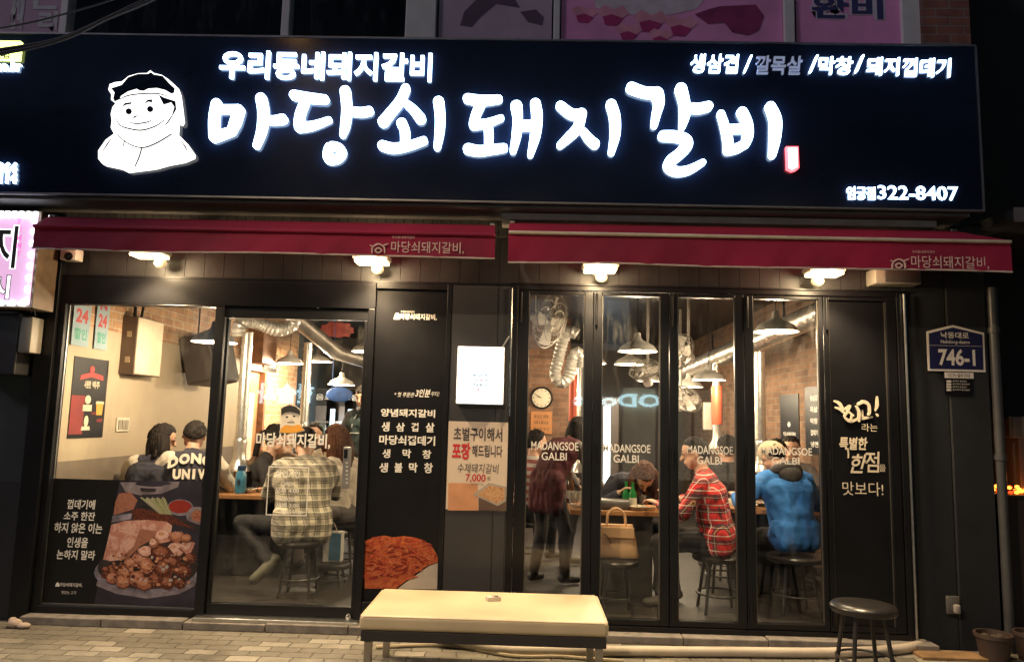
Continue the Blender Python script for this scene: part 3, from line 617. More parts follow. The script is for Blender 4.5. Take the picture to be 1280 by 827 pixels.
# lightbox and takeaway poster on the grey pillar
a = P(572,432,-.07); b = P(629,506,-.07)
LB = thing('lightbox', 'glowing white menu lightbox fixed high on the grey pillar', 'lightbox', ((a.x+b.x)/2,-.026,b.z))
MB().rbox(a.x,b.x,-.066,-.027,b.z,a.z,.008,2).build('case', mat('lightbox_case',(.7,.7,.72),.4), LB)
MB().box(a.x+.006,b.x-.006,-.07,-.0665,b.z+.006,a.z-.006).build('lit_face', emis('lit_box_face',(.75,.88,1),2.6), LB)
t = MB()
for i, s_ in enumerate(('양념돼지갈비','생삼겹살','생막창','껍데기')):
    t.nb(i%2).ptext(s_, (590,467+i*6,603,470.5+i*6), -.0705, bold=.05); t.m(0).ptext('7,000', (604.5,467.3+i*6,610,470.2+i*6), -.0705, bold=.05)
t.nb(0).ptext('매장', (609,441,616,445), -.0705)
t.build_pieces('price_lettering', [mat('print_grey',(.05,.06,.07),.6,var=0), mat('print_redtext',(.6,.15,.15),.6,var=0)], LB)
MB().tube([P(640,360,-.04),P(637,520,-.04)],.006,6).tube([P(637,420,-.045),P(628,434,-.045)],.008,6).build('bracket_arm', STEEL, LB)
Y = -.0275; PAP = mat('poster_paper', (.62,.52,.42), .55, var=.04)
TP = thing('takeaway_poster', 'beige takeaway price poster pasted on the grey pillar under the lightbox', 'poster', (P(595,580,Y).x,Y,P(595,638,Y).z))
a = P(561,526,Y); b = P(633,638,Y)
MB().box(a.x,b.x,Y-.001,Y+.001,b.z,a.z).build('sheet', PAP, TP)
t = MB(); t.nb(0).ptext('초벌구이해서', (567,534,628,551), Y-.001, bold=.02); t.nb(1).ptext('포장', (565,553,588,574), Y-.001, bold=.04); t.nb(0).ptext('해드립니다', (590,556,628,571), Y-.001, bold=.02)
t.nb(0).ptext('수제돼지갈비', (572,579,623,591), Y-.001, shear=.08); t.nb(1).ptext('7,000', (582,592,607,603), Y-.001, bold=.015); t.m(0).ptext('원', (609,595,613,600), Y-.001); t.nb(0).ptext('(2인분이상)', (589,603.5,605,606.5), Y-.001)
t.build_pieces('poster_lettering', [mat('print_dark',(.05,.04,.05),.6,var=0), mat('print_red',(.5,.02,.03),.6,var=0)], TP)
t = MB(); t.m(0).ppoly([(560.5,603),(597,604),(597.5,637.5),(560,637.5)], Y-.0012, .0005); t.m(1).ppoly([(598,622),(633,620),(632.5,637.8),(598,637.5)], Y-.0014,.0005)
t.m(2).ppoly([(591,618),(611,603),(633,608),(632.5,626),(622,632)], Y-.002,.0005); t.m(3).ppoly([(596,618),(612,606),(631,610),(630,624),(621,629)], Y-.0026,.0005)
t.build('tray_photograph', [mat('print_tan',(.55,.27,.14),.6,var=.15,scale=8), mat('print_brown',(.1,.06,.045),.6), mat('print_foil',(.35,.32,.28),.4), foodmat('printed_grilled_pork',[(.08,.02,.01),(.45,.2,.08),(.6,.4,.22),(.15,.05,.02)],70)], TP)

# big food poster behind the display window
Y = .006
FP = thing('window_poster', 'large black poster of braised pork filling the foot of the display window', 'poster', (-2.88,Y,.12))
a = P(66,597,Y); b = P(246,757,Y); xl, xr, zb, zt = -3.435, -2.335, .12, P(160,600,Y).z
MB().box(xl,xr,Y,Y+.0015,zb,zt).build('sheet', mat('poster_black',(.006,.006,.006),.45,spec=.3,var=.1), FP)
t = MB()
for s_, bx in (('껍데기에',(84,624,119,636)),('소주 한잔',(80,639,119,650)),('하지 않은 이는',(68,653,128,666)),('인생을',(84,671,110,684)),('논하지 말라',(71,687,119,699))): t.nb().ptext(s_, bx, Y, bold=.02, shear=.05)
t.nb().ptext('마당쇠돼지갈비,', (75,728,103,733), Y, bold=.01); t.nb().ptext('맛있는 고기', (77,738,95,742), Y); t.nb().ppoly([(69,732.5),(70,729),(72,727),(74,729),(74.5,732.5)], Y-.001,.0006)
t.build_pieces('poster_lettering', WHT, FP)
def loc(x, y): return (60+x/4.865, 600+y/4.865)
def el(cx, cyy, rx, ry, n=20, rot=0): return [loc(cx+rx*math.cos(2*math.pi*k/n)*math.cos(rot)-ry*math.sin(2*math.pi*k/n)*math.sin(rot), cyy+rx*math.cos(2*math.pi*k/n)*math.sin(rot)+ry*math.sin(2*math.pi*k/n)*math.cos(rot)) for k in range(n)]
K6 = lambda cs, k=.55: [tuple(c*k*f for c, f in zip(cc,(1,.9,1.0))) for cc in cs]
fm = [mat('print_table',(.02,.016,.03),.5,var=.5), mat('print_bowl_rim',(.2,.18,.23),.4,var=.6,scale=14), mat('print_bowl_dark',(.025,.018,.02),.4,var=.6,scale=14), foodmat('print_rind',K6([(.62,.36,.26),(.72,.5,.38),(.5,.22,.15),(.66,.42,.3)],.85),12), foodmat('print_cube_pork',K6([(.4,.15,.07),(.62,.3,.16),(.3,.08,.04),(.7,.4,.24)],.7),60), foodmat('print_braised',K6([(.1,.02,.01),(.3,.08,.03),(.05,.01,.01),(.2,.05,.02)]),70), foodmat('print_scallion',K6([(.33,.48,.15),(.5,.6,.25),(.15,.28,.06)]),50), foodmat('print_chilli',K6([(.4,.02,.01),(.55,.06,.03),(.3,.01,.01)]),60), mat('print_plate',(.2,.17,.2),.5,var=.5,scale=12), foodmat('print_kimchi',K6([(.5,.16,.07),(.6,.3,.18),(.35,.08,.04)]),40), foodmat('print_scallion_white',K6([(.6,.62,.45),(.7,.7,.5)]),40), mat('print_gloss',(.42,.36,.36),.3,var=.3), foodmat('print_rind_light',K6([(.7,.45,.32),(.78,.58,.45),(.6,.33,.22)],.9),25), foodmat('print_cube_light',K6([(.55,.25,.12),(.7,.38,.2),(.42,.16,.08)],.8),60), foodmat('print_braised_mid',K6([(.3,.1,.04),(.42,.16,.07),(.18,.04,.02)],.7),70)]
t = MB(); kk = [0]
def pl(mi, pts): kk[0] += 1; t.m(mi).ppoly(pts, Y-.0004-.00003*kk[0], .0004)
pl(0, [loc(437,5),loc(936,5),loc(905,775),loc(280,750)])
pl(8, [loc(440,12),loc(800,8),loc(790,40),loc(690,80),loc(560,90),loc(470,70)]); pl(0, el(640,20,110,18)); pl(2,[loc(560,45),loc(660,50),loc(650,72),loc(565,68)]); pl(8,[loc(700,30),loc(770,20),loc(740,55),loc(700,62)])
pl(9, [loc(432,80),loc(500,70),loc(545,120),loc(520,175),loc(440,200),loc(398,210),loc(410,130)])
pl(1, [loc(392,215),loc(510,200),loc(505,235),loc(385,255)])
pl(0, el(880,100,90,60)); pl(1, el(805,165,80,50)); pl(7, el(803,160,70,40)); pl(8, el(905,215,65,55)); pl(4, el(910,215,40,35))
pl(2, [loc(545,150),loc(560,130),loc(920,270),loc(910,300),loc(760,245)]); pl(5,[loc(505,190),loc(545,165),loc(750,215),loc(900,300),loc(760,265),loc(520,240)])
random.seed(11)
for i in range(14):
    x0 = 560+i*11; pl(6 if i%3 else 10, [loc(x0,105+i%4*6),loc(x0+8,100+i%3*5),loc(690+i*5,200+i),loc(680+i*5,205)])
pl(1, el(610,560,330,130,32)); pl(8, [loc(293,640),loc(300,610),loc(420,660),loc(600,690),loc(780,670),loc(890,600),loc(893,640),loc(800,690),loc(600,718),loc(420,690)]); pl(2, el(605,530,305,130,32)); pl(2, el(640,450,265,140,32))
pl(3, [loc(385,270),loc(470,245),loc(600,240),loc(720,250),loc(755,275),loc(750,310),loc(650,330),loc(600,350),loc(540,400),loc(460,480),loc(380,490),loc(335,480),loc(360,380)])
pl(9, [loc(560,295),loc(680,310),loc(650,350),loc(560,400),loc(480,480),loc(440,470),loc(520,400)])
def chunk(mi, cx, cyy, r):
    n = random.randint(7,11); q = [(r*random.uniform(.7,1.2)*math.cos(2*math.pi*k/n), r*random.uniform(.6,1)*math.sin(2*math.pi*k/n)) for k in range(n)]
    if r > 16: pl(5, [loc(cx+x*1.1+2,cyy+y*1.1+5) for x,y in q])
    pl(mi, [loc(cx+x,cyy+y) for x,y in q])
    if r > 16:
        pl({3:12,4:13,5:14,9:12}.get(mi,mi), [loc(cx-r*.12+x*.68,cyy-r*.16+y*.62) for x,y in q])
        pl({3:13,4:3,5:4,9:13}.get(mi,mi), [loc(cx-r*.2+x*.34,cyy-r*.28+y*.26) for x,y in q])
        for _ in range(3): a, b = random.uniform(-.5,.4)*r, random.uniform(-.6,.3)*r; pl(11, [loc(cx+a,cyy+b),loc(cx+a+r*.16,cyy+b-r*.03),loc(cx+a+r*.2,cyy+b+r*.03),loc(cx+a+r*.03,cyy+b+r*.06)])
for x, y, r, mi in [(700,340,55,3),(790,340,50,4),(770,420,62,3),(845,400,48,3),(860,470,38,5),(690,440,65,5),(760,500,55,5),(820,550,45,5),(700,540,65,5),(720,620,50,5),(650,600,45,5),(800,620,35,5),(380,560,50,5),(390,590,38,4),(470,550,60,4),(460,610,50,4),(560,480,55,4),(600,520,52,4),(540,600,60,4),(580,620,48,4),(590,430,45,3),(500,500,42,4),(640,380,35,9),(840,350,30,4),(350,540,26,5)]: chunk(mi,x,y,r)
for i in range(150): chunk(random.choice((4,5,5,9,13,14,11)), random.uniform(380,860), random.uniform(440,640), random.uniform(4,14))
t.build('dish_photograph', fm, FP)

# address plate and CCTV notice
Y = -.034; NAVY = mat('navy_plate', (.012,.014,.06), .35, var=.08); PLW = mat('plate_white', (.62,.58,.52), .5, var=.05)
AD = thing('address_plate', 'navy street number plate with pale border reading 746-1 on the dark end wall', 'address plate', (P(1195,430,Y).x,Y,P(1195,464,Y).z))
MB().ppoly([(1158,414),(1191,406),(1230,416),(1232,465),(1160,463)], Y, .003).build('border', PLW, AD)
MB().ppoly([(1161,416.5),(1191,409),(1228,418),(1229.5,462),(1162.5,460.5)], Y-.002, .0015).build('plate', NAVY, AD)
t = MB(); t.nb().ptext('낙동대로', (1176,415,1211,423), Y-.003, bold=.015); t.nb().ptext('Nakdong-daero', (1176,425,1212,430.5), Y-.003, bold=.01); t.nb().ptext('746-1', (1173,436,1219,457), Y-.003, bold=.03)
t.nb(); a = P(1161.5,431.5,Y); b = P(1229,432.7,Y); t.box(a.x,b.x,Y-.0036,Y-.0022,b.z,a.z); t.build_pieces('plate_lettering', PLW, AD)
NO = thing('cctv_notice', 'small black and white notice under the navy number plate', 'notice', (P(1200,480,Y).x,Y,P(1200,496,Y).z))
a = P(1180,464.5,Y); b = P(1217,495,Y); MB().box(a.x,b.x,Y,Y+.003,b.z,a.z).build('sheet', MP, NO)
t = MB(); a = P(1180.5,465,Y); b = P(1217,473,Y); t.m(0).box(a.x,b.x,Y-.0012,Y-.0004,b.z,a.z); t.m(1).ptext('CCTV 설치 안내', (1185,466.5,1212,471.5), Y-.0013, bold=.01)
for i in range(4):
    a = P(1183,475+i*3.6,Y); b = P(1189,477.5+i*3.6,Y); t.m(0).box(a.x,b.x,Y-.001,Y-.0003,b.z,a.z); t.ptext('설치목적 촬영범위', (1190.5,475.2+i*3.6,1208+i%2*4,477.2+i*3.6), Y)
t.build('notice_lettering', [PLW,INK], NO)
c = P(1190,755,-.03)
SO = thing('wall_socket', 'small outdoor power socket low on the dark end wall', 'socket', (c.x,-.03,c.z-.06))
MB().rbox(c.x-.045,c.x+.045,-.05,-.031,c.z-.06,c.z+.06,.006,2).build('cover', mat('socket_grey',(.1,.095,.085),.5), SO, smooth=True)
MB().rbox(c.x-.01,c.x+.03,-.09,-.051,c.z-.05,c.z+.01,.012,3).build('plug', mat('plug_white',(.25,.23,.2),.5), SO, smooth=True)
a = P(1237,360,-.02); 
tag(MB().tube([(3.345,-.04,a.z),(3.345,-.04,0.0)],.032,14).tube([(3.345,-.04,2.2),(3.345,-.04,2.24)],.04,14).tube([(3.345,-.04,1.3),(3.345,-.04,1.34)],.04,14).build('drain_pipe', mat('pipe_grey',(.07,.07,.07),.4,metal=.4), smooth=True), 'grey drain pipe running down the corner past the number plate','pipe')

# ------------------------------------------------------------ left neighbour: pink lightbox sign, meter box, wall
NW = thing('neighbour_building', 'dark blue-grey rendered wall of the building beyond the pink lightbox', 'building', (-5,-.1,0))
MB().box(-7,-3.66,.0,9,0,3.0).build('wall', mat('neighbour_render',(.045,.055,.06),.8,var=.25,scale=2), NW)
MB().box(-7,-3.66,-.012,-.001,0,.95).build('lower_sheet', mat('neighbour_lower_dark',(.02,.02,.022),.6), NW)  # darker sheet over the foot of the wall
a = P(-40,261,-.35); b = P(38,384,-.35); PINK = emis('lit_pink_face',(.72,.42,.66),1.05)
PS = thing('pink_lightbox_sign', 'glowing pink lightbox sign with white LED border cut off by the photo edge', 'shop sign', ((a.x+b.x)/2,-.2,b.z))
MB().box(a.x,b.x,-.33,-.1,b.z,a.z).build('case', mat('sign_case_wood',(.11,.075,.045),.5,var=.3,scale=12), PS, bevel=.004)
MB().box(a.x+.02,b.x-.02,-.34,-.3305,b.z+.02,a.z-.02).build('lit_face', PINK, PS)
t = MB(); t.nb(0).ptext('지', (-14,281,22,336), -.341, bold=.05); t.m(1).ptext('지', (-13,282,21,335), -.344, bold=.015); t.nb(1).ptext('시', (-13,343,13,374), -.341, bold=.06); t.m(2).ptext('시', (-12,344,12,373), -.344, bold=.02)
for i, ch in enumerate('YUMMY'): t.nb(3).ptext(ch, (21,273+i*10,27,281+i*10), -.341, bold=.02)
t.build_pieces('face_lettering', [emis('lit_letter_white',(1,1,1),1.6), INK, emis('lit_letter_white2',(1,1,1),1.7), emis('lit_letter_pink',(.9,.25,.6),.8)], PS)
LED = emis('lit_led_module',(.85,.93,1),11); t = MB()
for i in range(9): x = b.x-.01-i*.05-.02; t.nb().rbox(x-.017,x+.017,-.362,-.341,a.z-.045,a.z-.012,.008,2)
for i in range(8): z = a.z-.07-i*(a.z-b.z-.1)/7.2; t.nb().rbox(b.x-.05,b.x-.02,-.362,-.341,z-.02,z+.016,.008,2)
for i in range(5): x = b.x-.06-i*.08; t.nb().rbox(x-.025,x+.025,-.362,-.341,b.z+.008,b.z+.035,.008,2)
t.build_pieces('led_module', LED, PS, smooth=True)
c = P(42,420,-.1)
MX = thing('meter_box', 'narrow grey meter box with loose wires under the pink lightbox', 'meter box', (c.x,-.1,c.z-.13))
MB().rbox(c.x-.04,c.x+.05,-.2,-.07,P(42,442,-.1).z,P(42,398,-.1).z,.01,2).build('case', mat('meter_beige',(.2,.18,.15),.5), MX, smooth=True)
wr = MB()
for k in range(3): wr.tube(spline([(c.x-.03+.02*k,-.12,P(42,398,-.1).z),(c.x-.02+.03*k,-.18,P(42,390,-.1).z),(c.x+.03-.03*k,-.2,P(42,384,-.1).z),(c.x+.06,-.12,P(42,378,-.1).z)]),.006,6)
wr.build('wires', mat('wire_black',(.02,.02,.02),.5), MX, smooth=True)
a = P(-30,392,-.12); b = P(27,469,-.12)
tag(MB().rbox(a.x,b.x,-.2,-.001,b.z,a.z,.01,2).build('black_cabinet', mat('cabinet_black',(.012,.012,.014),.5)), 'plain black wall cabinet below the pink lightbox','cabinet')
q = PZ(18,784); sh = MB(); sh.ell((q.x,q.y,.03),(.05,.035,.03),12).ell((q.x+.07,q.y-.01,.02),(.05,.03,.02),10).ell((q.x-.03,q.y+.02,.045),(.03,.025,.02),10)
tag(sh.build('crumpled_paper', mat('paper_litter',(.5,.4,.33),.8,bump=.5), smooth='all'), 'small crumpled paper on the pavement by the end pillar','litter')

# ------------------------------------------------------------ right neighbour recess
RW = thing('neighbour_shop', 'dark recessed neighbouring shop past the drain pipe', 'building', (5,0,0))
MB().box(3.4,8,1.2,1.3,0,6.3).box(3.3,3.36,.301,1.2,0,6.3).box(3.301,8,-.3,1.2,2.96,3.03).build('wall', mat('recess_dark',(.02,.021,.024),.8), RW)
MB().box(3.36,8,-.32,-.301,2.95,3.05).build('canopy_edge', mat('canopy_grey',(.14,.13,.12),.6), RW)
a = P(1245,520,.6); b = P(1300,548,.6)
tag(MB().rbox(a.x,b.x+.2,.4,.9,b.z,a.z,.01,2).box(a.x+.05,b.x+.15,.42,.88,b.z-.6,b.z-.001).build('grey_unit', mat('unit_grey',(.16,.15,.14),.5), bevel=.004), 'grey boxy appliance in the dark recess beside the drain pipe','appliance')
EM = emis('glowing_ember',(1,.25,.03),5); EM2 = emis('glowing_ember_dark',(.8,.06,.01),2.2); cnt = MB(); c = P(1262,610,.3)
TR = thing('ember_tray', 'tray of glowing orange lumps at the far end of the photo', 'tray', (c.x,.3,c.z-.06))
MB().rbox(c.x-.16,c.x+.3,.15,.5,c.z-.06,c.z-.035,.01,2).build('pan', mat('tray_black',(.02,.02,.02),.5), TR)
MB().box(c.x-.15,c.x+.29,.17,.48,0,c.z-.061).build('stand', mat('stand_dark',(.03,.02,.02),.6), TR)
random.seed(5); e1 = MB()
for i in range(34): e1.nb(i%2).ell((c.x-.1+random.random()*.3,.2+random.random()*.2,c.z-.03+random.random()*.05),(.018,.018,.014),7)
e1.build_pieces('glowing_lump', [EM,EM2], TR)
light('ember_glow', (c.x,.2,c.z+.08), .6, (1,.3,.06), .05, TR)
# flower pots at the corner
TERR = mat('plastic_pot', (.05,.03,.022), .6, var=.2)
def pot(x, y, r, h, lab):
    T = thing('plant_pot', lab, 'plant pot', (x,y,0), 'pots at the corner')
    MB().lathe([(r*.75,0),(r*.95,h*.85),(r*1.06,h*.86),(r*1.06,h),(r*.92,h),(r*.9,h*.8),(0,h*.8)],(x,y,0),24).build('pot', TERR, T, smooth=True)
    d = MB(); random.seed(int(x*100))
    for k in range(9): d.ell((x+random.uniform(-.6,.6)*r, y+random.uniform(-.6,.6)*r, h*.82),(.03,.03,.02),7)
    d.build('soil', mat('dry_soil',(.06,.045,.03),.9), T)
q = PZ(1243,824); pot(q.x,q.y+.0,.11,.17,'brown plastic plant pot at the end of the white pipe'); pot(q.x+.26,q.y+.02,.1,.18,'second plant pot half cut off at the photo edge')

# ------------------------------------------------------------ bench, stool, pipes, cigarette pack
VIN = mat('cream_vinyl', (.58,.47,.3), .42, var=.16, scale=2.2, bump=.25, bscale=7)
BN = thing('bench', 'cream padded bench on square steel legs in front of the shop', 'bench', (-.21,-.82,0))
bx0, bx1, by0, by1 = -.905, .475, -1.17, -.5
MB().rbox(bx0,bx1,by0,by1,.322,.405,.028,5).build('cushion', VIN, BN, smooth=True)
MB().tube([(bx0+.025,by0+.006,.397),(bx1-.025,by0+.006,.397)],.0035,6).tube([(bx0+.006,by0+.025,.397),(bx0+.006,by1-.025,.397)],.0035,6).tube([(bx1-.006,by0+.025,.397),(bx1-.006,by1-.025,.397)],.0035,6).build('piping', VIN, BN, smooth=True)
MB().box(bx0+.012,bx1-.012,by0+.012,by1-.012,.264,.3215).build('frame', mat('bench_frame',(.03,.026,.024),.5), BN, bevel=.003)
for x in (bx0+.03,bx1-.07):
    for y in (by0+.025,by1-.065): MB().box(x,x+.042,y,y+.042,0,.2615).build('leg', mat('leg_steel',(.42,.37,.3),.32,metal=.9,var=.2), BN, bevel=.004)
q = P(617,739,-.72); kp = MB(); kp.m(0); c_ = Vector((q.x,-.74,.4165)); ax = Vector((.04,.012,0)); ay = Vector((-.008,.026,0))
kp.obox(c_, ax, ay, (0,0,.0115)); kp.m(1).obox(c_+Vector((.012,.003,.0121)), ax*.55, ay*.9, (0,0,.0004)); kp.m(2).obox(c_+Vector((.018,.004,.0128)), ax*.22, ay*.5, (0,0,.0003))
tag(kp.build('cigarette_pack', [mat('pack_white',(.62,.56,.48),.5),mat('pack_foil',(.4,.3,.25),.4),INK], bevel=.001), 'small white cigarette pack lying on the cream bench','cigarette pack')
def stool(x, y, z0, h, r, lab, grp, seatm, legm, ring=True):
    T = thing('bar_stool', lab, 'stool', (x,y,z0), grp)
    MB().lathe([(0,h-.048),(r*.96,h-.048),(r,h-.038),(r,h-.016),(r*.94,h-.004),(r*.7,h+.004),(0,h+.006)],(x,y,z0),32).build('seat', seatm, T, smooth=True)
    for k in range(4):
        a = math.pi/4+k*math.pi/2; c_, s_ = math.cos(a), math.sin(a)
        MB().tube([(x+c_*r*.62,y+s_*r*.62,z0+h-.049),(x+c_*r*.95,y+s_*r*.95,z0)],.0125,10).build('leg', legm, T, smooth=True)
    if ring:
        rr = r*.84; MB().tube([(x+rr*math.cos(k*math.pi/12),y+rr*math.sin(k*math.pi/12),z0+h*.32) for k in range(25)],.008,8,False).build('foot_ring', legm, T, smooth=True)
    return T
SEATB = mat('black_vinyl', (.02,.018,.017), .28, var=.2, bump=.08, bscale=20); LEGB = mat('black_leg', (.025,.022,.02), .35)
q = P(1079,752,-.75); stool(q.x,-.75,0,.455,.188,'black padded bar stool standing on the pavement before the brush-lettered panel','bar stools',SEATB,LEGB)
PVC = mat('white_pvc', (.52,.45,.36), .45, var=.12, scale=8)
pp = [PZ(548,791,.09),PZ(575,800,.05),PZ(600,806,.035),PZ(640,812,.033),PZ(760,813,.033),PZ(900,814,.033),PZ(1040,815,.033),PZ(1130,810,.033),PZ(1160,800,.034)]
T = thing('drain_hose', 'long white plastic drain pipe lying along the kerb behind the bench', 'pipe', (pp[4].x,pp[4].y,0))
MB().tube(spline(pp,.06),.032,12).build('pipe', PVC, T, smooth=True)
j = pp[-1]; MB().tube([j+Vector((-.05,-.02,0)),j+Vector((.02,.01,.0))],.042,14).tube([j,j+Vector((.0,0,.11))],.034,14).tube([j+Vector((0,0,.1)),j+Vector((0,0,.12))],.042,14).build('elbow', PVC, T, smooth=True)
T2 = thing('branch_pipe', 'short white pipe leading from the elbow to the brown pots', 'pipe', (2.95,-.15,0))
MB().tube([j+Vector((.03,.01,.03)),PZ(1200,795,.04),PZ(1228,796,.035)],.032,12).tube([PZ(1165,793,.05),PZ(1178,794,.045)],.042,12).build('pipe', PVC, T2, smooth=True)
tag(MB().tube(spline([PZ(470,808,.012),PZ(560,806,.012),PZ(640,819,.012),PZ(700,820,.012),PZ(780,826,.012)],.06),.012,8).build('thin_hose', mat('hose_beige',(.4,.33,.22),.6), smooth=True), 'thin beige hose curling over the ground under the bench','hose')
tag(MB().box(PZ(1140,816).x,PZ(1215,816).x,PZ(1180,822).y-.06,PZ(1180,816).y,.0,.02).build('wood_plank', mat('plank_wood',(.25,.15,.07),.7,var=.3,scale=10), bevel=.003),'light wooden plank on the ground by the brown pots','plank')

# ------------------------------------------------------------ upper windows: banners behind the glass
Y = .02
def banner(name, lab, px0, px1, m, extra=None):
    a = P(px0,10,Y).x; b = P(px1,10,Y).x
    T = thing(name, lab, 'banner', ((a+b)/2,Y,4.14), 'banners in the upper windows')
    MB().box(a,b,Y+.002,Y+.006,4.141,5.5).build('sheet', m, T)
    if extra: extra(T)
PKM = mat('banner_pink', (.75,.3,.58), .6, var=.2, scale=2); PUR = mat('banner_mauve', (.42,.32,.42), .6, var=.2, scale=2); GRB = mat('banner_grey', (.4,.4,.46), .6, var=.2, scale=2)
def petals(T):
    t = MB(); k = [0]
    def pl(mi, pts): k[0] += 1; t.m(mi).ppoly(pts, Y-.0005-.0002*k[0], .0005)
    pl(0, [(740,-12),(745,10),(780,18),(830,20),(870,12),(890,-12)])
    for x, y, s_ in ((730,16,1),(765,17,1.2),(812,24,1.3),(850,30,1.2),(785,38,1),(825,44,.9)):
        pl(1, [(x-16*s_,y-3),(x-8*s_,y-9*s_),(x+2*s_,y-5),(x+12*s_,y-8*s_),(x+18*s_,y),(x+8*s_,y+7*s_),(x-6*s_,y+8*s_)])
        pl(2, [(x-10*s_,y+4),(x,y+1),(x+12*s_,y+6),(x+5*s_,y+13*s_),(x-7*s_,y+12*s_)])
    pl(3, [(868,18),(885,12),(900,8),(945,6),(955,20),(948,38),(935,44),(915,40),(905,28),(885,30)]); pl(3, [(905,-12),(930,-4),(955,-12)])
    t.build('flower_print', [mat('print_palepink',(.6,.5,.58),.6,var=.2), mat('print_petal',(.7,.3,.4),.6,var=.2), mat('print_petal_deep',(.4,.03,.16),.6,var=.2), mat('print_petal_wine',(.25,.03,.12),.6,var=.3)], T)
banner('flower_banner','pink banner printed with red flower petals in the upper window', 702,978, PKM, petals)
def hang(T):
    t = MB(); t.m(0).ptext('완비', (1012,-6,1106,25), Y, bold=.09); t.m(1).ptext('완비', (1014,-5,1104,24), Y-.002, bold=.035); t.build('banner_lettering', [mat('print_lilac',(.6,.55,.62),.6), mat('print_navy',(.04,.04,.15),.6)], T)
banner('lettered_banner','pink banner with two large navy letters at the end upper window', 995,1126, PKM, hang)
def shapes(T):
    t = MB(); t.m(0).ppoly([(575,32),(580,15),(600,-5),(640,-8),(650,10),(620,5),(600,22),(590,34)], Y, .001); t.m(0).ppoly([(650,15),(670,12),(680,22),(678,32),(660,28)], Y, .001); t.build('print_shape', [mat('print_plum',(.1,.06,.1),.6)], T)
banner('mauve_banner','mauve grey banner with dark curved shapes in the middle upper window', 549,690, PUR, shapes)
def lft(T):
    t = MB(); t.nb().ptext('판매', (14,-12,30,38), Y, bold=.05); t.nb().ptext('ㄷ', (42,-8,72,12), Y, bold=.03); t.nb().ptext('리', (48,14,72,40), Y, bold=.05); t.build_pieces('banner_lettering', mat('print_greywhite',(.5,.48,.52),.6), T)
banner('faded_banner','faded pink lettered banner beside the overhead cables', -60,76, mat('banner_faded',(.4,.25,.36),.6,var=.2,scale=2), lft)
# overhead cables
cm = mat('cable_black',(.03,.03,.035),.5)
for i, (pts, lab) in enumerate(((((-60,70),(30,58),(80,47),(130,25),(190,0),(240,-30)),'thick overhead cable rising past the faded banner'),(((-60,45),(20,32),(80,18),(140,0),(190,-20)),'thin overhead cable above the thicker ones'),(((-40,73),(40,60),(90,45),(140,20),(200,-8)),'lower of the paired overhead cables crossing the yellow block'))):
    tag(MB().tube(spline([P(x,y,-.9) for x,y in pts],.05),.012 if i != 1 else .006,8).build('overhead_cable', cm, smooth=True), lab, 'cable', 'overhead cables')

# ------------------------------------------------------------ street lamp and shop across the road (seen as reflections)
lx, ly, lz = P(368,36,7.6).x, -8.5, P(368,36,7.6).z
SLP = thing('street_lamp', 'sodium street lamp at the edge of the road', 'street lamp', (lx,ly-1,-.12))
MB().tube([(lx,ly-1,-.12),(lx,ly-1,lz-.2)],[.09,.06],14).tube(spline([(lx,ly-1,lz-.22),(lx,ly-.9,lz),(lx,ly-.3,lz+.1)]),.03,10).build('pole', mat('lamp_pole',(.2,.2,.2),.5,metal=.5), SLP, smooth=True)
MB().rbox(lx-.14,lx+.14,ly-.38,ly+.38,lz+.03,lz+.14,.03,3).build('lamp_head', mat('lamp_pole',(.2,.2,.2),.5), SLP, smooth=True)
MB().rbox(lx-.11,lx+.11,ly-.3,ly+.3,lz-.01,lz+.0295,.012,2).build('lamp_glass', emis('lit_sodium',(1,.5,.14),14), SLP, smooth=True)
o = light('street_lamp_light', (lx,ly,lz-.06), 2500, (1,.75,.46), .15, SLP, 'SPOT', 44)
o.rotation_euler = (Vector((.3,-1.7,0))-Vector((lx,ly,lz))).to_track_quat('-Z','Y').to_euler(); o.data.spot_blend = .45
OS = thing('opposite_shop', 'shuttered shop across the road with lit letters', 'building', (0,-12,0))
MB().box(-30,30,-13,-12.3,0,8.5).build('wall', mat('opposite_wall',(.12,.12,.12),.8), OS)
t = MB()
for i in range(26): t.box(-.8,1.6,-12.29,-12.24+.01*(i%2),.1+i*.09,.185+i*.09)
t.build('roller_shutter', mat('shutter_teal',(.12,.2,.2),.4,metal=.4), OS)
t = MB(); random.seed(21)
for k in range(9):
    for r_ in range(2):
        if random.random() < .55: t.m(0 if random.random() < .6 else 1).box(-8.2+k*1.9,-7.1+k*1.9,-12.299,-12.27,3.2+r_*1.9,4.4+r_*1.9)
t.build('added_lit_window', [emis('added_window_warm',(1,.8,.5),.5), emis('added_window_cool',(.7,.9,1),.5)], OS)  # glowing panes added for reflections in the restaurant glass
t = MB()
for k in range(9):
    for r_ in range(2): x = -8.2+k*1.9; z = 3.2+r_*1.9; t.box(x+.53,x+.57,-12.269,-12.24,z,z+1.2).box(x-.05,x,-12.299,-12.23,z-.05,z+1.25).box(x+1.1,x+1.15,-12.299,-12.23,z-.05,z+1.25)
t.build('window_bars', WHITEF, OS)
t = MB().m(0).box(2.2,5.6,-12.29,-12.27,.2,2.3).m(1)
for k in range(5): t.box(2.2+k*.83,2.26+k*.83,-12.269,-12.2,.1,2.35)
t.build('shopfront', [emis('added_shop_glow',(1,.85,.6),.8), WHITEF], OS)  # glowing shop interior added so the glass has something to reflect
RT = emis('lit_cyan_letters',(.6,.92,1),13)
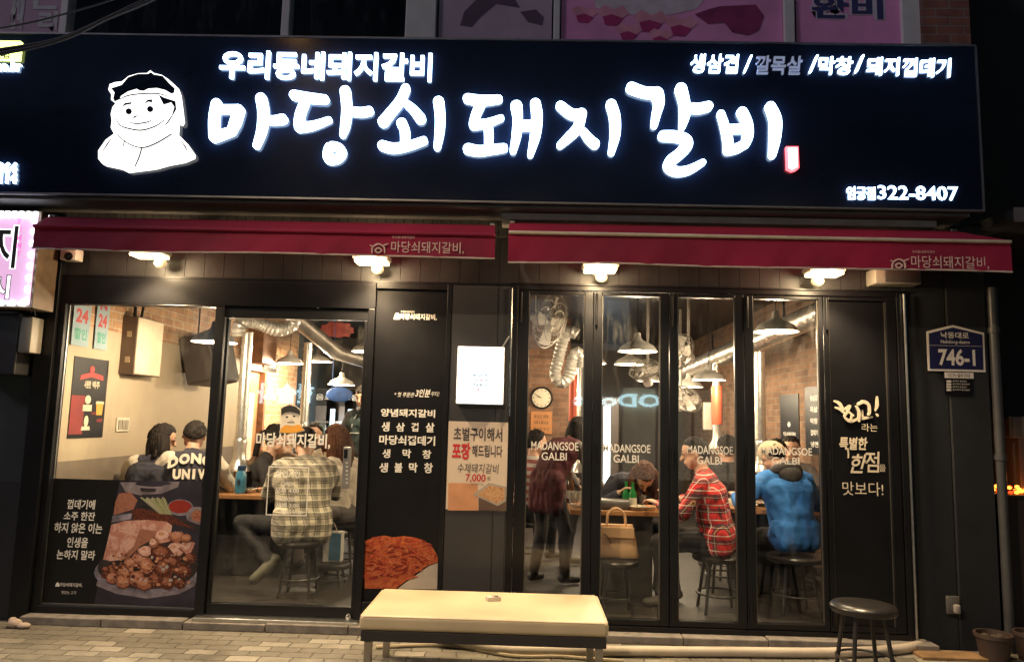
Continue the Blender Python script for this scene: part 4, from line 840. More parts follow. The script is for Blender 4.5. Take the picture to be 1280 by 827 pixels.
def mirrored(t, body, bx, dd):
    a = P(bx[0],(bx[1]+bx[3])/2,dd); b = P(bx[2],(bx[1]+bx[3])/2,dd); q = P((bx[0]+bx[2])/2,bx[1],dd); r = P((bx[0]+bx[2])/2,bx[3],dd)
    t.text(body, ((a.x+b.x)/2,-dd,(q.z+r.z)/2), b.x-a.x, q.z-r.z, u=(-1,0,0), n=(0,1,0), bold=.03, depth=.02)
t = MB(); mirrored(t,'ODor s', (716,492,826,508), 12.2); mirrored(t,'한솥사', (322,480,392,504), 12.2); t.build('lit_lettering', RT, OS)
# ------------------------------------------------------------ people
def dist_caps(pts, caps):
    best = np.full(len(pts), 1e9); idx = np.zeros(len(pts), int)
    for i, (a, b, ra, rb, tg) in enumerate(caps):
        a = np.array(a); b = np.array(b); ab = b-a; L = max(ab@ab, 1e-9); t = np.clip((pts-a)@ab/L, 0, 1)
        d = np.linalg.norm(pts-a-t[:,None]*ab, axis=1)-(ra+(rb-ra)*t)
        k = d < best; best[k] = d[k]; idx[k] = i
    return idx, best
def ik(a, t, l1, l2, hint):
    a, t = Vector(a), Vector(t); d = t-a; L = min(d.length, (l1+l2)*.995); u = d.normalized(); t = a+u*L
    x = (l1*l1-l2*l2+L*L)/(2*L); h = math.sqrt(max(0,l1*l1-x*x)); hv = Vector(hint); hv = (hv-u*hv.dot(u)).normalized()
    return a+u*x+hv*h, t
def person(lab, base, yaw, mats, seat=None, lean=0, hand=((-.2,.45,.8),(.2,.45,.8)), feet=None, head=(0,0), turn=0, hair='short', hairm=None, bulk=1.0, shirt_hem=0, group=None, bend=0, scale=1., jeans=None, twist=0, extra=None, vox=.0095, toes=None):
    """head = (nod forward, tilt sideways) degrees, turn = head turned left (+); hand and foot targets in the body's own frame, facing +y, from the floor"""
    T = thing('person', lab, 'person', base, group); T.rotation_euler = (0,0,R_(yaw)); T.scale = (scale,)*3
    caps = []
    def cap(a, b, ra, rb, tg): caps.append((tuple(a),tuple(b),ra,rb,tg))
    pel = Vector((0,0,(seat+.1) if seat is not None else .95)); s_, c_ = math.sin(R_(lean)), math.cos(R_(lean))
    tw = Matrix.Rotation(R_(twist),3,'Z')
    def tor(x, y, z):       # torso frame, leaning and bending forward as it rises
        a = R_(lean+bend*min(1,z/.5)); m_ = R_(lean+bend*.5*min(1,z/.5)); return pel+Vector((0, math.sin(m_)*z, math.cos(m_)*z))+tw@Vector((x, y*math.cos(a), -y*math.sin(a)))
    bk = bulk
    cap(tor(-.085,0,0),tor(.085,0,0),.118*bk,.118*bk,'bottom' if not shirt_hem else 'top')
    cap(tor(-.07,0,.16),tor(.07,0,.16),.108*bk,.108*bk,'top'); cap(tor(-.06,0,.02),tor(-.085,0,.3),.112*bk,.112*bk,'top'); cap(tor(.06,0,.02),tor(.085,0,.3),.112*bk,.112*bk,'top')
    cap(tor(-.1,.0,.34),tor(.1,.0,.34),.115*bk,.115*bk,'top'); cap(tor(-.15,-.005,.445),tor(.15,-.005,.445),.068*bk,.068*bk,'top'); cap(tor(-.09,-.01,.44),tor(0,-.01,.5),.07,.06,'top'); cap(tor(.09,-.01,.44),tor(0,-.01,.5),.07,.06,'top')
    if shirt_hem:
        for x in (-.12,-.04,.04,.12): q_ = tor(x*.9,-.02,.05); cap(q_, q_+Vector((x*.15,-.02,-shirt_hem-.05)), .1*bk, .085*bk, 'top')
    nk = tor(0,0,.49); nod = R_(lean*.55+bend*.5+head[0]); hd = Vector((math.sin(R_(head[1])), math.sin(nod), math.cos(nod)))
    hc = nk+hd*.175+Vector((0,.02,0)); cap(nk-hd*.03, nk+hd*.11, .058, .054, 'skin')
    M = Matrix.Rotation(R_(turn),3,'Z')@Matrix.Rotation(-nod*.85,3,'X')@Matrix.Rotation(R_(head[1]),3,'Y')
    def hp(x, y, z): return hc+M@Vector((x,y,z))
    cap(hp(0,-.022,.028),hp(0,.018,.03),.085,.08,'skin'); cap(hp(0,.03,-.03),hp(0,.042,-.075),.06,.045,'skin'); cap(hp(-.03,.02,-.05),hp(.03,.02,-.05),.05,.05,'skin')
    cap(hp(0,.1,.0),hp(0,.116,-.03),.011,.015,'skin'); cap(hp(-.025,.088,-.062),hp(.025,.088,-.062),.011,.011,'skin'); cap(hp(-.034,.082,.022),hp(.034,.082,.022),.02,.02,'skin')
    for sd in (-1,1): cap(hp(sd*.08,-.005,.005),hp(sd*.088,-.012,-.025),.018,.013,'skin')
    for k, sd in enumerate((-1,1)):
        sh = tor(sd*.19,0,.435); el, wr = ik(sh, hand[k], .28, .25, (sd*.7,-.35,-.75))
        if mats.get('raglan'): cap(sh-Vector((sd*.03,0,0)), sh+(el-sh)*.3, .082*bk, .07*bk, 'sleeve')
        cap(sh, el, .062*bk, .05*bk, 'sleeve'); m = el+(wr-el)*.86; cap(el, m, .05*bk, .04*bk, 'sleeve' if not mats.get('bare') else 'skin'); cap(el+(wr-el)*.8, wr, .032, .027, 'skin')
        f = (wr-el).normalized(); up_ = Vector((0,0,1)); side = f.cross(up_); side = side.normalized() if side.length > .1 else Vector((1,0,0)); nrm = side.cross(f)
        for j in range(4):
            o = side*(.03-.02*j); p0 = wr+o*.6+f*.01; p1 = wr+o+f*.085; L = (.04,.046,.043,.033)[j]
            p2 = p1+(f*.85-nrm*.5)*L; p3 = p2+(f*.35-nrm*.95)*L*.75
            cap(p0,p1,.013,.0105,'skin'); cap(p1,p2,.0095,.009,'skin'); cap(p2,p3,.009,.0085,'skin')
        ts = side*(-sd); q0 = wr+f*.02+ts*.022; q1 = q0+(f*.7+ts*.75-nrm*.2).normalized()*.04; cap(wr+f*.01,q0,.014,.014,'skin'); cap(q0,q1,.0115,.0105,'skin'); cap(q1,q1+(f*.9+ts*.15-nrm*.3).normalized()*.032,.0105,.009,'skin')
        hip = tor(sd*.095,0,-.02)
        ft = Vector(feet[k]) if feet else (Vector((sd*.15,.38,.09)) if seat is not None else Vector((sd*.1,0,.09)))
        kn, an = ik(hip, ft, .44, .42, (-1,.7,.1) if toes and toes[k] else (sd*.25,1,.35)); cap(hip, kn, .092, .066, 'bottom'); cap(kn, an, .064, .05, 'bottom'); cap(an+(kn-an)*.16, an, .045, .042, 'bottom')
        fd = Vector((sd*.25,1,0)).normalized();
        if toes and toes[k]: tv = Vector(toes[k]).normalized(); cap(an-tv*.045+(an-kn).normalized()*.03, an+tv*.16+(an-kn).normalized()*.045, .047, .04, 'shoe')
        else: cap(an-fd*.03+Vector((0,0,-.03)), an+fd*.14+Vector((0,0,-.048)), .045, .036, 'shoe')
    mb = MB()
    for a, b, ra, rb, tg in caps: mb.capsule(a, b, ra, rb, 14)
    me = bpy.data.meshes.new('tmp'); me.from_pydata(mb.v, [], mb.f); o = bpy.data.objects.new('tmp', me); C.objects.link(o)
    r = o.modifiers.new('r','REMESH'); r.mode = 'VOXEL'; r.voxel_size = vox; sm = o.modifiers.new('s','SMOOTH'); sm.factor = .5; sm.iterations = 3
    dg = bpy.context.evaluated_depsgraph_get(); me2 = bpy.data.meshes.new_from_object(o.evaluated_get(dg)); bpy.data.objects.remove(o); bpy.data.meshes.remove(me)
    n = len(me2.vertices); co = np.empty(n*3); me2.vertices.foreach_get('co', co); co = co.reshape(-1,3); no = np.empty(n*3); me2.vertices.foreach_get('normal', no); no = no.reshape(-1,3)
    idx, _ = dist_caps(co, caps); tags = np.array([c[4] for c in caps]); vt = tags[idx]
    amp = np.where(np.isin(vt, ('top','sleeve')), 1., np.where(vt == 'bottom', .8, 0)); se = random.random()*9
    ds = np.array([mnoise.noise(Vector((p[0]*6+se,p[1]*6,p[2]*9+p[0]*5)))*.006+(1-2.6*abs(mnoise.noise(Vector((p[0]*13+p[2]*6,p[1]*13+se,p[2]*7-p[0]*5)))))*.0048+mnoise.noise(Vector((p[0]*38,p[1]*38+se,p[2]*20+p[0]*20)))*.002 if a else 0 for p, a in zip(co.tolist(), amp)])
    co = co+no*(amp*ds)[:,None]; me2.vertices.foreach_set('co', co.ravel())
    names = ['skin','top','sleeve','bottom','shoe']; me2.materials.clear()
    for k in names: me2.materials.append(mats.get(k) or mats['top'])
    pc = np.empty(len(me2.polygons)*3); me2.polygons.foreach_get('center', pc); fi, _ = dist_caps(pc.reshape(-1,3), caps); ft_ = tags[fi]
    me2.polygons.foreach_set('material_index', [names.index(x) for x in ft_]); me2.polygons.foreach_set('use_smooth', [True]*len(me2.polygons)); me2.update(); me2.name = 'body'
    bo = bpy.data.objects.new('body', me2); C.objects.link(bo); bo.parent = T; WL[bo] = Vector((0,0,0))
    WLT = WL[T]; WL[T] = Vector((0,0,0))       # children below are in the person's own frame
    # hair
    hm = hairm or HAIRB; hb = MB(); vs = []; fs = []; NN, MM = 64, 40
    for i in range(MM+1):
        th = math.pi*i/MM
        for j in range(NN):
            ph = 2*math.pi*j/NN; d = Vector((math.sin(th)*math.cos(ph), math.sin(th)*math.sin(ph), math.cos(th)))
            yy = d.y; lim = (.52 if yy > .55 else .52-(.55-yy)*1.0) if hair != 'bob' and hair != 'long' else (.5 if yy > .6 else .5-(.6-yy)*2.0)
            if hair == 'fringe': lim -= .25*max(0,yy)
            lim = max(lim, -.9 if hair == 'short' else -1.1); wv = mnoise.noise(Vector((d.x*7,d.y*7,d.z*3+se)))*.09
            k = min(1,max(0,(d.z-lim+wv)/.26+.25)); rr = .8+(.29 if hair != 'crop' else .25)*k
            rr *= 1+.1*mnoise.noise(Vector((d.x*11+se,d.y*11,d.z*4)))*k+.06*mnoise.noise(d*5+Vector((se,0,0)))*k
            vs.append(hp(d.x*.088*rr, d.y*.108*rr-.004, d.z*.108*rr+.017))
    for i in range(MM):
        for j in range(NN): fs.append((i*NN+j,(i+1)*NN+j,(i+1)*NN+(j+1)%NN,i*NN+(j+1)%NN))
    hb.add(vs, fs)
    if hair in ('bob','long'):
        L = .13 if hair == 'bob' else .3
        for j in range(17):
            a = math.pi*(1.0+ (j-8)/16*1.15)-math.pi/2*0; x = math.sin(a-math.pi)*.092; y = -math.cos(a-math.pi)*.09+.0
            p0 = hp(x, y, .03); p1 = p0+Vector((x*.25, -.03+y*.1, -.1)); p2 = p1+Vector((x*-.1+random.uniform(-.01,.01), -.0+.02*math.sin(j*2), -L+.03*math.sin(j*1.7)))
            hb.tube(spline([p0,p1,p2],.03), [.03,.034,.034,.03,.02][:99] if False else .026+.004*math.sin(j), 8)
    if hair == 'pony':
        hb.ell(hp(0,-.105,.05),(.03,.03,.03),10); hb.tube(spline([hp(0,-.11,.05),hp(0,-.16,.02),hp(0,-.165,-.1),hp(.01,-.15,-.2)],.03),.028,10)
    hb.build('hair', hm, T, smooth='all')
    eb = MB()
    for sd in (-1,1): eb.ell(hp(sd*.032,.093,.012),(.012,.008,.006),8); eb.capsule(hp(sd*.018,.099,.034),hp(sd*.048,.09,.034),.0045,.0035,6)
    eb.build('eyes_and_brows', HAIRB, T, smooth='all')
    if extra: extra(T, tor, hp)
    WL[T] = WLT
    return T
def cloth(name, col, var=.18, rough=.85): return mat(name, col, rough, var=var, scale=9, bump=.35, bscale=22)
HAIRB = mat('black_hair', (.018,.014,.012), .65, var=.4, scale=40, bump=.9, bscale=70, spec=.15); HAIRBR = mat('brown_hair', (.08,.03,.014), .6, var=.4, scale=40, bump=.9, bscale=70, spec=.15)
SKIN = mat('skin', (.62,.36,.24), .5, var=.08, scale=12); SKIN2 = mat('skin_pale', (.68,.43,.3), .5, var=.08, scale=12)
NVY = cloth('navy_jacket',(.03,.03,.045)); BKC = cloth('black_cloth',(.025,.023,.024)); DKJ = cloth('dark_trousers',(.009,.0085,.01)); WHC = cloth('white_knit',(.7,.62,.5),.06); GRC = cloth('grey_cloth',(.16,.14,.13)); BRC = cloth('taupe_cloth',(.35,.25,.17)); MAR = cloth('maroon_jacket',(.11,.025,.03)); BLU = mat('blue_jacket',(.04,.2,.58),.8,var=.12,scale=6,bump=.8,bscale=11); CHA = cloth('charcoal_hood',(.07,.065,.065)); SHOE = mat('dark_shoe',(.05,.045,.04),.6); SHG = mat('olive_shoe',(.09,.086,.06),.7,var=.3,scale=20)
PLG = plaid('grey_plaid',(.64,.57,.43),[('u',11,0,.42,(.14,.125,.1),.65),('z',11,.2,.42,(.12,.105,.085),.65),('u',11,.15,.1,(.05,.05,.05),.7),('z',11,.35,.1,(.05,.05,.05),.7),('z',11,.75,.06,(.7,.66,.55),.8)])
PLR = plaid('red_plaid',(.6,.03,.03),[('u',9,0,.34,(.025,.02,.03),.75),('z',9,.2,.34,(.025,.02,.03),.75),('u',9,.42,.07,(.75,.68,.6),.75),('z',9,.66,.07,(.75,.68,.6),.75),('u',9,.9,.04,(.7,.5,.2),.6),('z',9,.12,.04,(.7,.6,.5),.6)])
FL = .08   # interior floor level
def base(px, py, Y): q = P(px,py,Y); return (q.x, Y, FL)
INT_STOOLS = []
def seat_stool(b, lab, h=.43, r=.18): return stool(b[0], b[1], FL, h, r, lab, 'stools inside the restaurant', SEATB, LEGB)
# plaid man right behind the sliding door
b = base(378,650,.62)
person('man from behind in grey and cream checked shirt behind the sliding door', b, 20, dict(skin=SKIN,top=PLG,sleeve=PLG,bottom=DKJ,shoe=SHG), seat=.45, lean=6, bend=16, head=(16,0), hand=((-.12,.45,.84),(.12,.45,.84)), feet=((-.24,.0,.27),(.2,.3,.09)), toes=((-.75,-.35,-.55),None), shirt_hem=.06, bulk=1.27, hair='short')
seat_stool(b, 'black stool under the man in the grey checked shirt')
# varsity jacket pair behind the display window
def varsity(T, tor, hp):
    t = MB(); lay = [('D',-.135,.395,16),('O',-.05,.42,6),('N',.04,.423,-4),('G',.125,.4,-16)]
    for ch, x, z, rt in lay:
        c_ = tor(x,-.132,z-.01); a = R_(rt); u = Vector((math.cos(a),0,math.sin(a))); v = (tor(x,-.13,z+.05)-tor(x,-.13,z)).normalized(); t.text(ch, c_, .082,.092, u=u, v=v, n=(0,-1,0), bold=.06, depth=.006)
    for ch, x in (('U',-.1),('N',-.03),('I',.03),('V',.09)):
        v = (tor(x,-.13,.3)-tor(x,-.13,.25)).normalized(); t.text(ch, tor(x,-.138,.285), .062 if ch != 'I' else .022,.085, v=v, n=(0,-1,0), bold=.06, depth=.006)
    t.build('jacket_letters', WHC, T)
b = base(233,650,.85)
person('person in black varsity jacket with white sleeves and DONG UNIV on the back', b, 24, dict(skin=SKIN,top=NVY,sleeve=WHC,bottom=DKJ,shoe=SHOE,raglan=1), seat=.48, lean=12, bend=14, head=(8,4), hand=((-.22,.45,.82),(.25,.45,.82)), hair='short', bulk=1.08, extra=varsity)
seat_stool(b, 'black stool under the person in the varsity jacket')
b = base(180,650,.8)
person('person with black bowl haircut in dark jacket, turned towards the varsity jacket', b, 2, dict(skin=SKIN,top=NVY,sleeve=WHC,bottom=DKJ,shoe=SHOE,raglan=1), seat=.44, lean=12, bend=12, head=(4,0), turn=-62, hand=((-.2,.45,.82),(.22,.45,.82)), hair='bob', bulk=1.05)
seat_stool(b, 'black stool under the person with the bowl haircut')
# woman in profile at the door table
b = base(311,620,1.75)
person('woman with tied black hair in profile facing the man in the checked shirt', b, -80, dict(skin=SKIN2,top=BKC,sleeve=BKC,bottom=DKJ,shoe=SHOE), seat=.43, lean=14, bend=10, head=(6,0), hand=((-.1,.42,.82),(.18,.4,.82)), hair='pony')
seat_stool(b, 'black stool under the woman with tied hair')
b = base(347,610,2.3)
person('person in taupe top with black hair facing the checked shirt across the table', b, 175, dict(skin=SKIN,top=BRC,sleeve=BRC,bottom=DKJ,shoe=SHOE), seat=.43, lean=8, bend=10, hand=((-.2,.4,.82),(.2,.4,.82)), hair='short')
seat_stool(b, 'black stool under the person in the taupe top')
b = base(407,620,2.9)
person('woman with shoulder length brown hair in cream top behind the checked shirt', b, -18, dict(skin=SKIN2,top=WHC,sleeve=WHC,bottom=DKJ,shoe=SHOE), seat=.43, lean=6, bend=8, turn=-20, hand=((-.2,.4,.82),(.2,.4,.82)), hair='bob', hairm=HAIRBR)
seat_stool(b, 'black stool under the brown haired woman in cream')
b = base(430,630,1.55)
person('woman with long reddish brown hair in white knit sweater by the door lock', b, 62, dict(skin=SKIN2,top=WHC,sleeve=WHC,bottom=GRC,shoe=SHOE), seat=.43, lean=6, bend=6, hand=((-.16,.36,.85),(.16,.36,.85)), hair='long', hairm=HAIRBR)
seat_stool(b, 'black stool under the woman in the white sweater')
b = base(394,620,4.2)
person('diner with black hair in the far back under the hanging lamps', b, 170, dict(skin=SKIN,top=BKC,sleeve=BKC,bottom=DKJ,shoe=SHOE), seat=.43, lean=6, bend=6, hand=((-.2,.4,.82),(.2,.4,.82)), hair='short')
seat_stool(b, 'black stool under the far diner')
# waiter standing by the fridges
b = base(452,620,3.4)
def apron(T, tor, hp):
    t = MB(); 
    for sd in (-1,1): t.tube(spline([tor(sd*.11,.12,.3),tor(sd*.09,.08,.42),tor(sd*.06,.02,.5)],.03),.008,6)
    t.tube(spline([tor(-.16,.09,.24),tor(-.08,.135,.24),tor(0,.142,.24),tor(.08,.135,.24),tor(.16,.09,.24)],.03),.006,6)
    t.build('apron_straps', mat('apron_strap',(.5,.55,.52),.7), T, smooth='all')
person('waiter standing in dark shirt and apron with pale straps near the lit fridges', b, 165, dict(skin=SKIN,top=cloth('dark_green_shirt',(.03,.05,.05)),sleeve=BKC,bottom=DKJ,shoe=SHOE), head=(18,0), hand=((-.25,.2,.95),(.25,.2,.95)), hair='fringe', extra=apron, scale=1.02)
# stooping person behind the first folding door
b = base(684,620,1.3)
person('person in dark maroon jacket stooping over the table behind the first folding door', b, -50, dict(skin=SKIN,top=MAR,sleeve=GRC,bottom=BKC,shoe=SHOE), lean=12, bend=48, head=(6,0), hand=((-.15,.6,.86),(.2,.6,.86)), feet=((-.12,-.06,.09),(.14,.12,.09)), hair='bob', hairm=HAIRB, shirt_hem=.2, bulk=1.05, scale=.9)
b = base(658,620,2.1)
person('seated diner in striped top half hidden by the stooping maroon jacket', b, -60, dict(skin=SKIN,top=plaid('stripe_top',(.55,.5,.45),[('z',14,0,.5,(.25,.02,.03),.9)]),sleeve=BKC,bottom=DKJ,shoe=SHOE), seat=.43, lean=8, hand=((-.2,.4,.82),(.2,.4,.82)), hair='short')
seat_stool(b, 'black stool under the diner in the striped top')
b = base(788,640,1.35)
person('brown haired woman bending over the plates behind the second folding door', b, 186, dict(skin=SKIN2,top=NVY,sleeve=NVY,bottom=DKJ,shoe=SHOE), seat=.43, lean=20, bend=24, head=(56,0), hand=((-.22,.42,.83),(.2,.42,.83)), hair='bob', hairm=HAIRBR, bulk=1.1)
seat_stool(b, 'black stool under the brown haired woman bending over plates')
# red plaid man
b = base(898,650,.52)
person('man in red and black checked shirt seated in profile behind the third folding door', b, 66, dict(skin=SKIN,top=PLR,sleeve=PLR,bottom=BKC,shoe=SHOE), seat=.44, lean=6, bend=16, head=(2,0), turn=10, hand=((-.22,.42,.8),(.25,.36,.8)), hair='crop', shirt_hem=.05, bulk=1.05)
seat_stool(b, 'black stool under the man in the red checked shirt', r=.2)
b = base(911,620,1.75)
def jl(T, tor, hp):
    t = MB(); t.text('15', tor(0,-.135,.3), .06,.05, n=(0,-1,0), bold=.03); t.text('WAVE', tor(0,-.14,.24), .13,.045, n=(0,-1,0), bold=.02); t.build('jacket_letters', mat('print_grey2',(.4,.38,.36),.7), T)
person('person with black hair and black jacket seen from behind past the red checked shirt', b, -5, dict(skin=SKIN,top=BKC,sleeve=BKC,bottom=DKJ,shoe=SHOE), seat=.43, lean=6, hand=((-.2,.4,.82),(.2,.4,.82)), hair='short')
seat_stool(b, 'black stool under the black jacket past the red checked shirt')
# blue jacket
b = base(992,650,.58)
def hood(T, tor, hp):
    vs = MB(); vs.tube([tor(.115*math.cos(a),-.02+.095*math.sin(a),.475+.03*math.sin(-a)) for a in [k*math.pi/10 for k in range(21)]],.042,10,False)
    vs.ell(tor(0,-.1,.44),(.1,.045,.075),14); vs.build('hood', CHA, T, smooth='all')
def capf(T, tor, hp):
    hood(T, tor, hp); c_ = MB(); c_.ell(hp(0,-.01,.05),(.108,.125,.1),18); c_.ell(hp(0,.12,.03),(.08,.07,.012),14); c_.build('cap', mat('cap_beige',(.6,.48,.33),.8), T, smooth='all')
person('person in bright blue jacket with charcoal hood and beige cap, head bowed', b, 14, dict(skin=SKIN,top=BLU,sleeve=BLU,bottom=DKJ,shoe=SHOE), seat=.47, lean=6, bend=22, head=(34,4), hand=((-.3,.36,.84),(.25,.42,.84)), hair='short', shirt_hem=.03, bulk=1.03, extra=capf)
seat_stool(b, 'black stool under the bright blue jacket', r=.21)
b = base(958,620,1.95)
person('diner in black and white striped top facing the blue jacket', b, 190, dict(skin=SKIN,top=plaid('bw_stripes',(.6,.56,.5),[('z',12,0,.5,(.03,.03,.03),.95)]),sleeve=BKC,bottom=DKJ,shoe=SHOE), seat=.43, lean=10, bend=10, hand=((-.2,.4,.82),(.2,.4,.82)), hair='short', head=(10,0))
seat_stool(b, 'black stool under the striped diner facing the blue jacket')
b = base(990,620,2.6)
person('diner with black hair near the brick wall posters', b, 160, dict(skin=SKIN,top=GRC,sleeve=GRC,bottom=DKJ,shoe=SHOE), seat=.43, lean=6, bend=6, hand=((-.2,.4,.82),(.2,.4,.82)), hair='short')
seat_stool(b, 'black stool under the diner near the wall posters')
# ------------------------------------------------------------ inside: lamps, ducts, fans
ALUS = mat('spun_aluminium', (.8,.77,.7), .42, metal=.15, var=.12, scale=10); BULB = emis('lit_bulb', (1,.82,.52), 40); SHIN = mat('shade_white', (.8,.76,.68), .5, var=.02)
DUCT = mat('silver_duct', (.74,.71,.65), .3, metal=.9, var=.12, scale=25, bump=.08, bscale=30); HOSE = mat('foil_hose', (.82,.79,.73), .45, metal=.55, var=.1, scale=20); BRASS = mat('red_copper', (.45,.08,.035), .35, metal=.3)
def pendant():
    T = thing('pendant_lamp', '', 'lamp', (0,0,0), 'pendant lamps in the restaurant')
    MB().lathe([(.022,.13),(.03,.12),(.035,.08),(.05,.06),(.09,.04),(.145,.01),(.175,-.03),(.18,-.045),(.176,-.045),(.14,.004),(.085,.032),(.03,.05),(0,.052)],(0,0,0),32).build('shade', [ALUS], T, smooth=50)
    MB().lathe([(0,-.055),(.02,-.05),(.034,-.03),(.036,-.01),(.02,.02),(.014,.045),(0,.046)],(0,0,0),16).build('bulb', BULB, T, smooth=True)
    MB().tube([(0,0,.12),(0,0,1.2)],.004,6).lathe([(.02,.12),(.024,.14),(.01,.17),(0,.175)],(0,0,0),14).build('cord', BLK, T, smooth=True)
    light('bulb_glow', (0,0,-.09), 100, (1,.77,.5), .06, T)
    return T
PR = pendant()
LL = [c for c in PR.children if c.type == 'LIGHT'][0].data; LL.energy = 100; LR = LL.copy(); LR.energy = 66
spots = [(268,424,.65,'pendant lamp partly hidden by the mullion between display window and sliding door'),(427,479,4.7,'pendant lamp above the woman in the white sweater'),(399,450,4.7,'pendant lamp to the side of the round blue sign'),(362,452,4.3,'pendant lamp beside the brick wall corner over the door emblem'),(459,437,3.0,'pendant lamp cut by the door edge near the red sign'),(797,436,1.4,'large pendant lamp behind the second folding door'),(787,453,3.4,'smaller pendant lamp just under the large one behind the second folding door'),(970,411,.8,'pendant lamp highest and nearest behind the fourth folding door'),(886,472,2.7,'pendant lamp above the man in the red checked shirt'),(861,481,4.1,'small pendant lamp behind the one over the red checked shirt'),(965,389,5.5,'farthest small pendant lamp seen over the spiral duct'),(741,452,4.6,'pendant lamp half hidden behind the frame between the first two folding doors'),(1003,462,3.6,'pendant lamp in front of the brick wall posters'),(812,474,5.6,'distant pendant lamp below the fan behind the second folding door')]
for i, (px,py,Y,lab) in enumerate(spots):
    o = PR if i == 0 else copy_tree(PR)
    for ch in o.children:
        if ch.type == 'LIGHT': ch.data = LR if px > 640 else LL
    q = P(px,py,Y); q.z += .02; o.location = q; o['label'] = lab
    s_ = (2.98-q.z)/1.2
    for ch in o.children:
        if ch.name.startswith('cord'): ch.scale = (1,1,max(.05,s_))
def duct(lab, px, py_top, py_bot, Y, r, extra=None, bell=True):
    q = P(px,py_bot,Y); t_ = P(px,py_top,Y); T = thing('exhaust_pipe', lab, 'exhaust pipe', (q.x,Y,q.z), 'grill exhaust pipes')
    m = MB().tube([(q.x,Y,q.z+.12),(q.x,Y,t_.z)],r,16)
    for z in np.arange(q.z+.3,t_.z,.28): m.tube([(q.x,Y,z),(q.x,Y,z+.02)],r*1.12,16)
    m.build('pipe', DUCT, T, smooth=True)
    if bell: MB().lathe([(r*1.0,.3),(r*1.15,.29),(r*1.2,.26),(r*1.1,.2),(r*1.15,.12),(r*1.5,.07),(r*2.1,.03),(r*2.2,0),(r*1.9,0),(0,.02)],(q.x,Y,q.z),20).build('hood', DUCT, T, smooth=True)
    if extra: extra(T)
    return T
def flexA(T):
    q = P(298,420,1.5); MB().flex([q,P(299,407,1.5),P(308,401,1.55),P(325,405,1.7),P(345,412,1.8),P(360,410,1.9),P(367,402,1.95),P(364,385,2.0)],.062).build('flexible_hose', HOSE, T, smooth=True)
duct('silver exhaust pipe with bent flexible hose between the varsity jacket and the tied hair woman', 298,415,588,1.5,.05,flexA)
def flexB(T):
    MB().flex([P(722,418,2.0),P(712,414,2.0),P(704,425,2.0),P(697,452,2.0),P(694,468,2.0),P(701,478,2.0),P(711,470,2.0),P(716,448,2.0),P(722,440,2.0),P(727,447,2.0),P(727,460,2.0)],.058).build('flexible_hose', HOSE, T, smooth=True)
duct('silver exhaust pipe with looping flexible hose behind the first folding door', 727,455,590,2.0,.042,flexB)
def band(py0, py1, px, Y, r):
    def f(T): a = P(px,py0,Y); b = P(px,py1,Y); MB().tube([(a.x,Y,b.z),(a.x,Y,a.z)],r,16).build('red_sleeve', BRASS, T, smooth=True)
    return f
duct('silver pipe with red sleeve beside the looping hose', 717,440,590,2.6,.036,band(468,526,717,2.6,.048))
duct('thin silver pipe with red sleeve over the black jacket', 896,455,560,3.0,.04,band(482,530,896,3.0,.062))
duct('tall silver exhaust pipe behind the fourth folding door', 951,440,590,1.7,.052,None)
duct('dark thin steel pipe near the middle hanging lamps', 378,428,560,3.2,.05,None)
a, b_ = P(845,470,4.6), P(1045,383,1.5)
T = thing('spiral_duct', 'wide silver spiral duct slanting under the ceiling behind the folding doors', 'duct', tuple(a))
q = [a.lerp(b_, i/150) for i in range(151)]; MB().tube(q,[.115+(.004 if i%5 == 0 else 0) for i in range(151)],20).build('tube', DUCT, T, smooth=True)
MB().obox(a.lerp(b_,.3)+Vector((0,0,.2)),(.01,0,0),(0,.01,0),(0,0,.12)).obox(a.lerp(b_,.75)+Vector((0,0,.25)),(.01,0,0),(0,.01,0),(0,0,.16)).build('strap', BLK, T)
a, b_ = P(400,462,6.0), P(470,470,5.2)
tag(MB().tube([P(340,372,3.2),P(372,400,3.6),P(420,440,4.4),P(462,452,4.8)],.1,16).build('ceiling_duct', mat('dull_duct',(.4,.37,.33),.4,metal=.8), smooth=True),'dull round duct crossing the ceiling above the hanging lamps','duct')
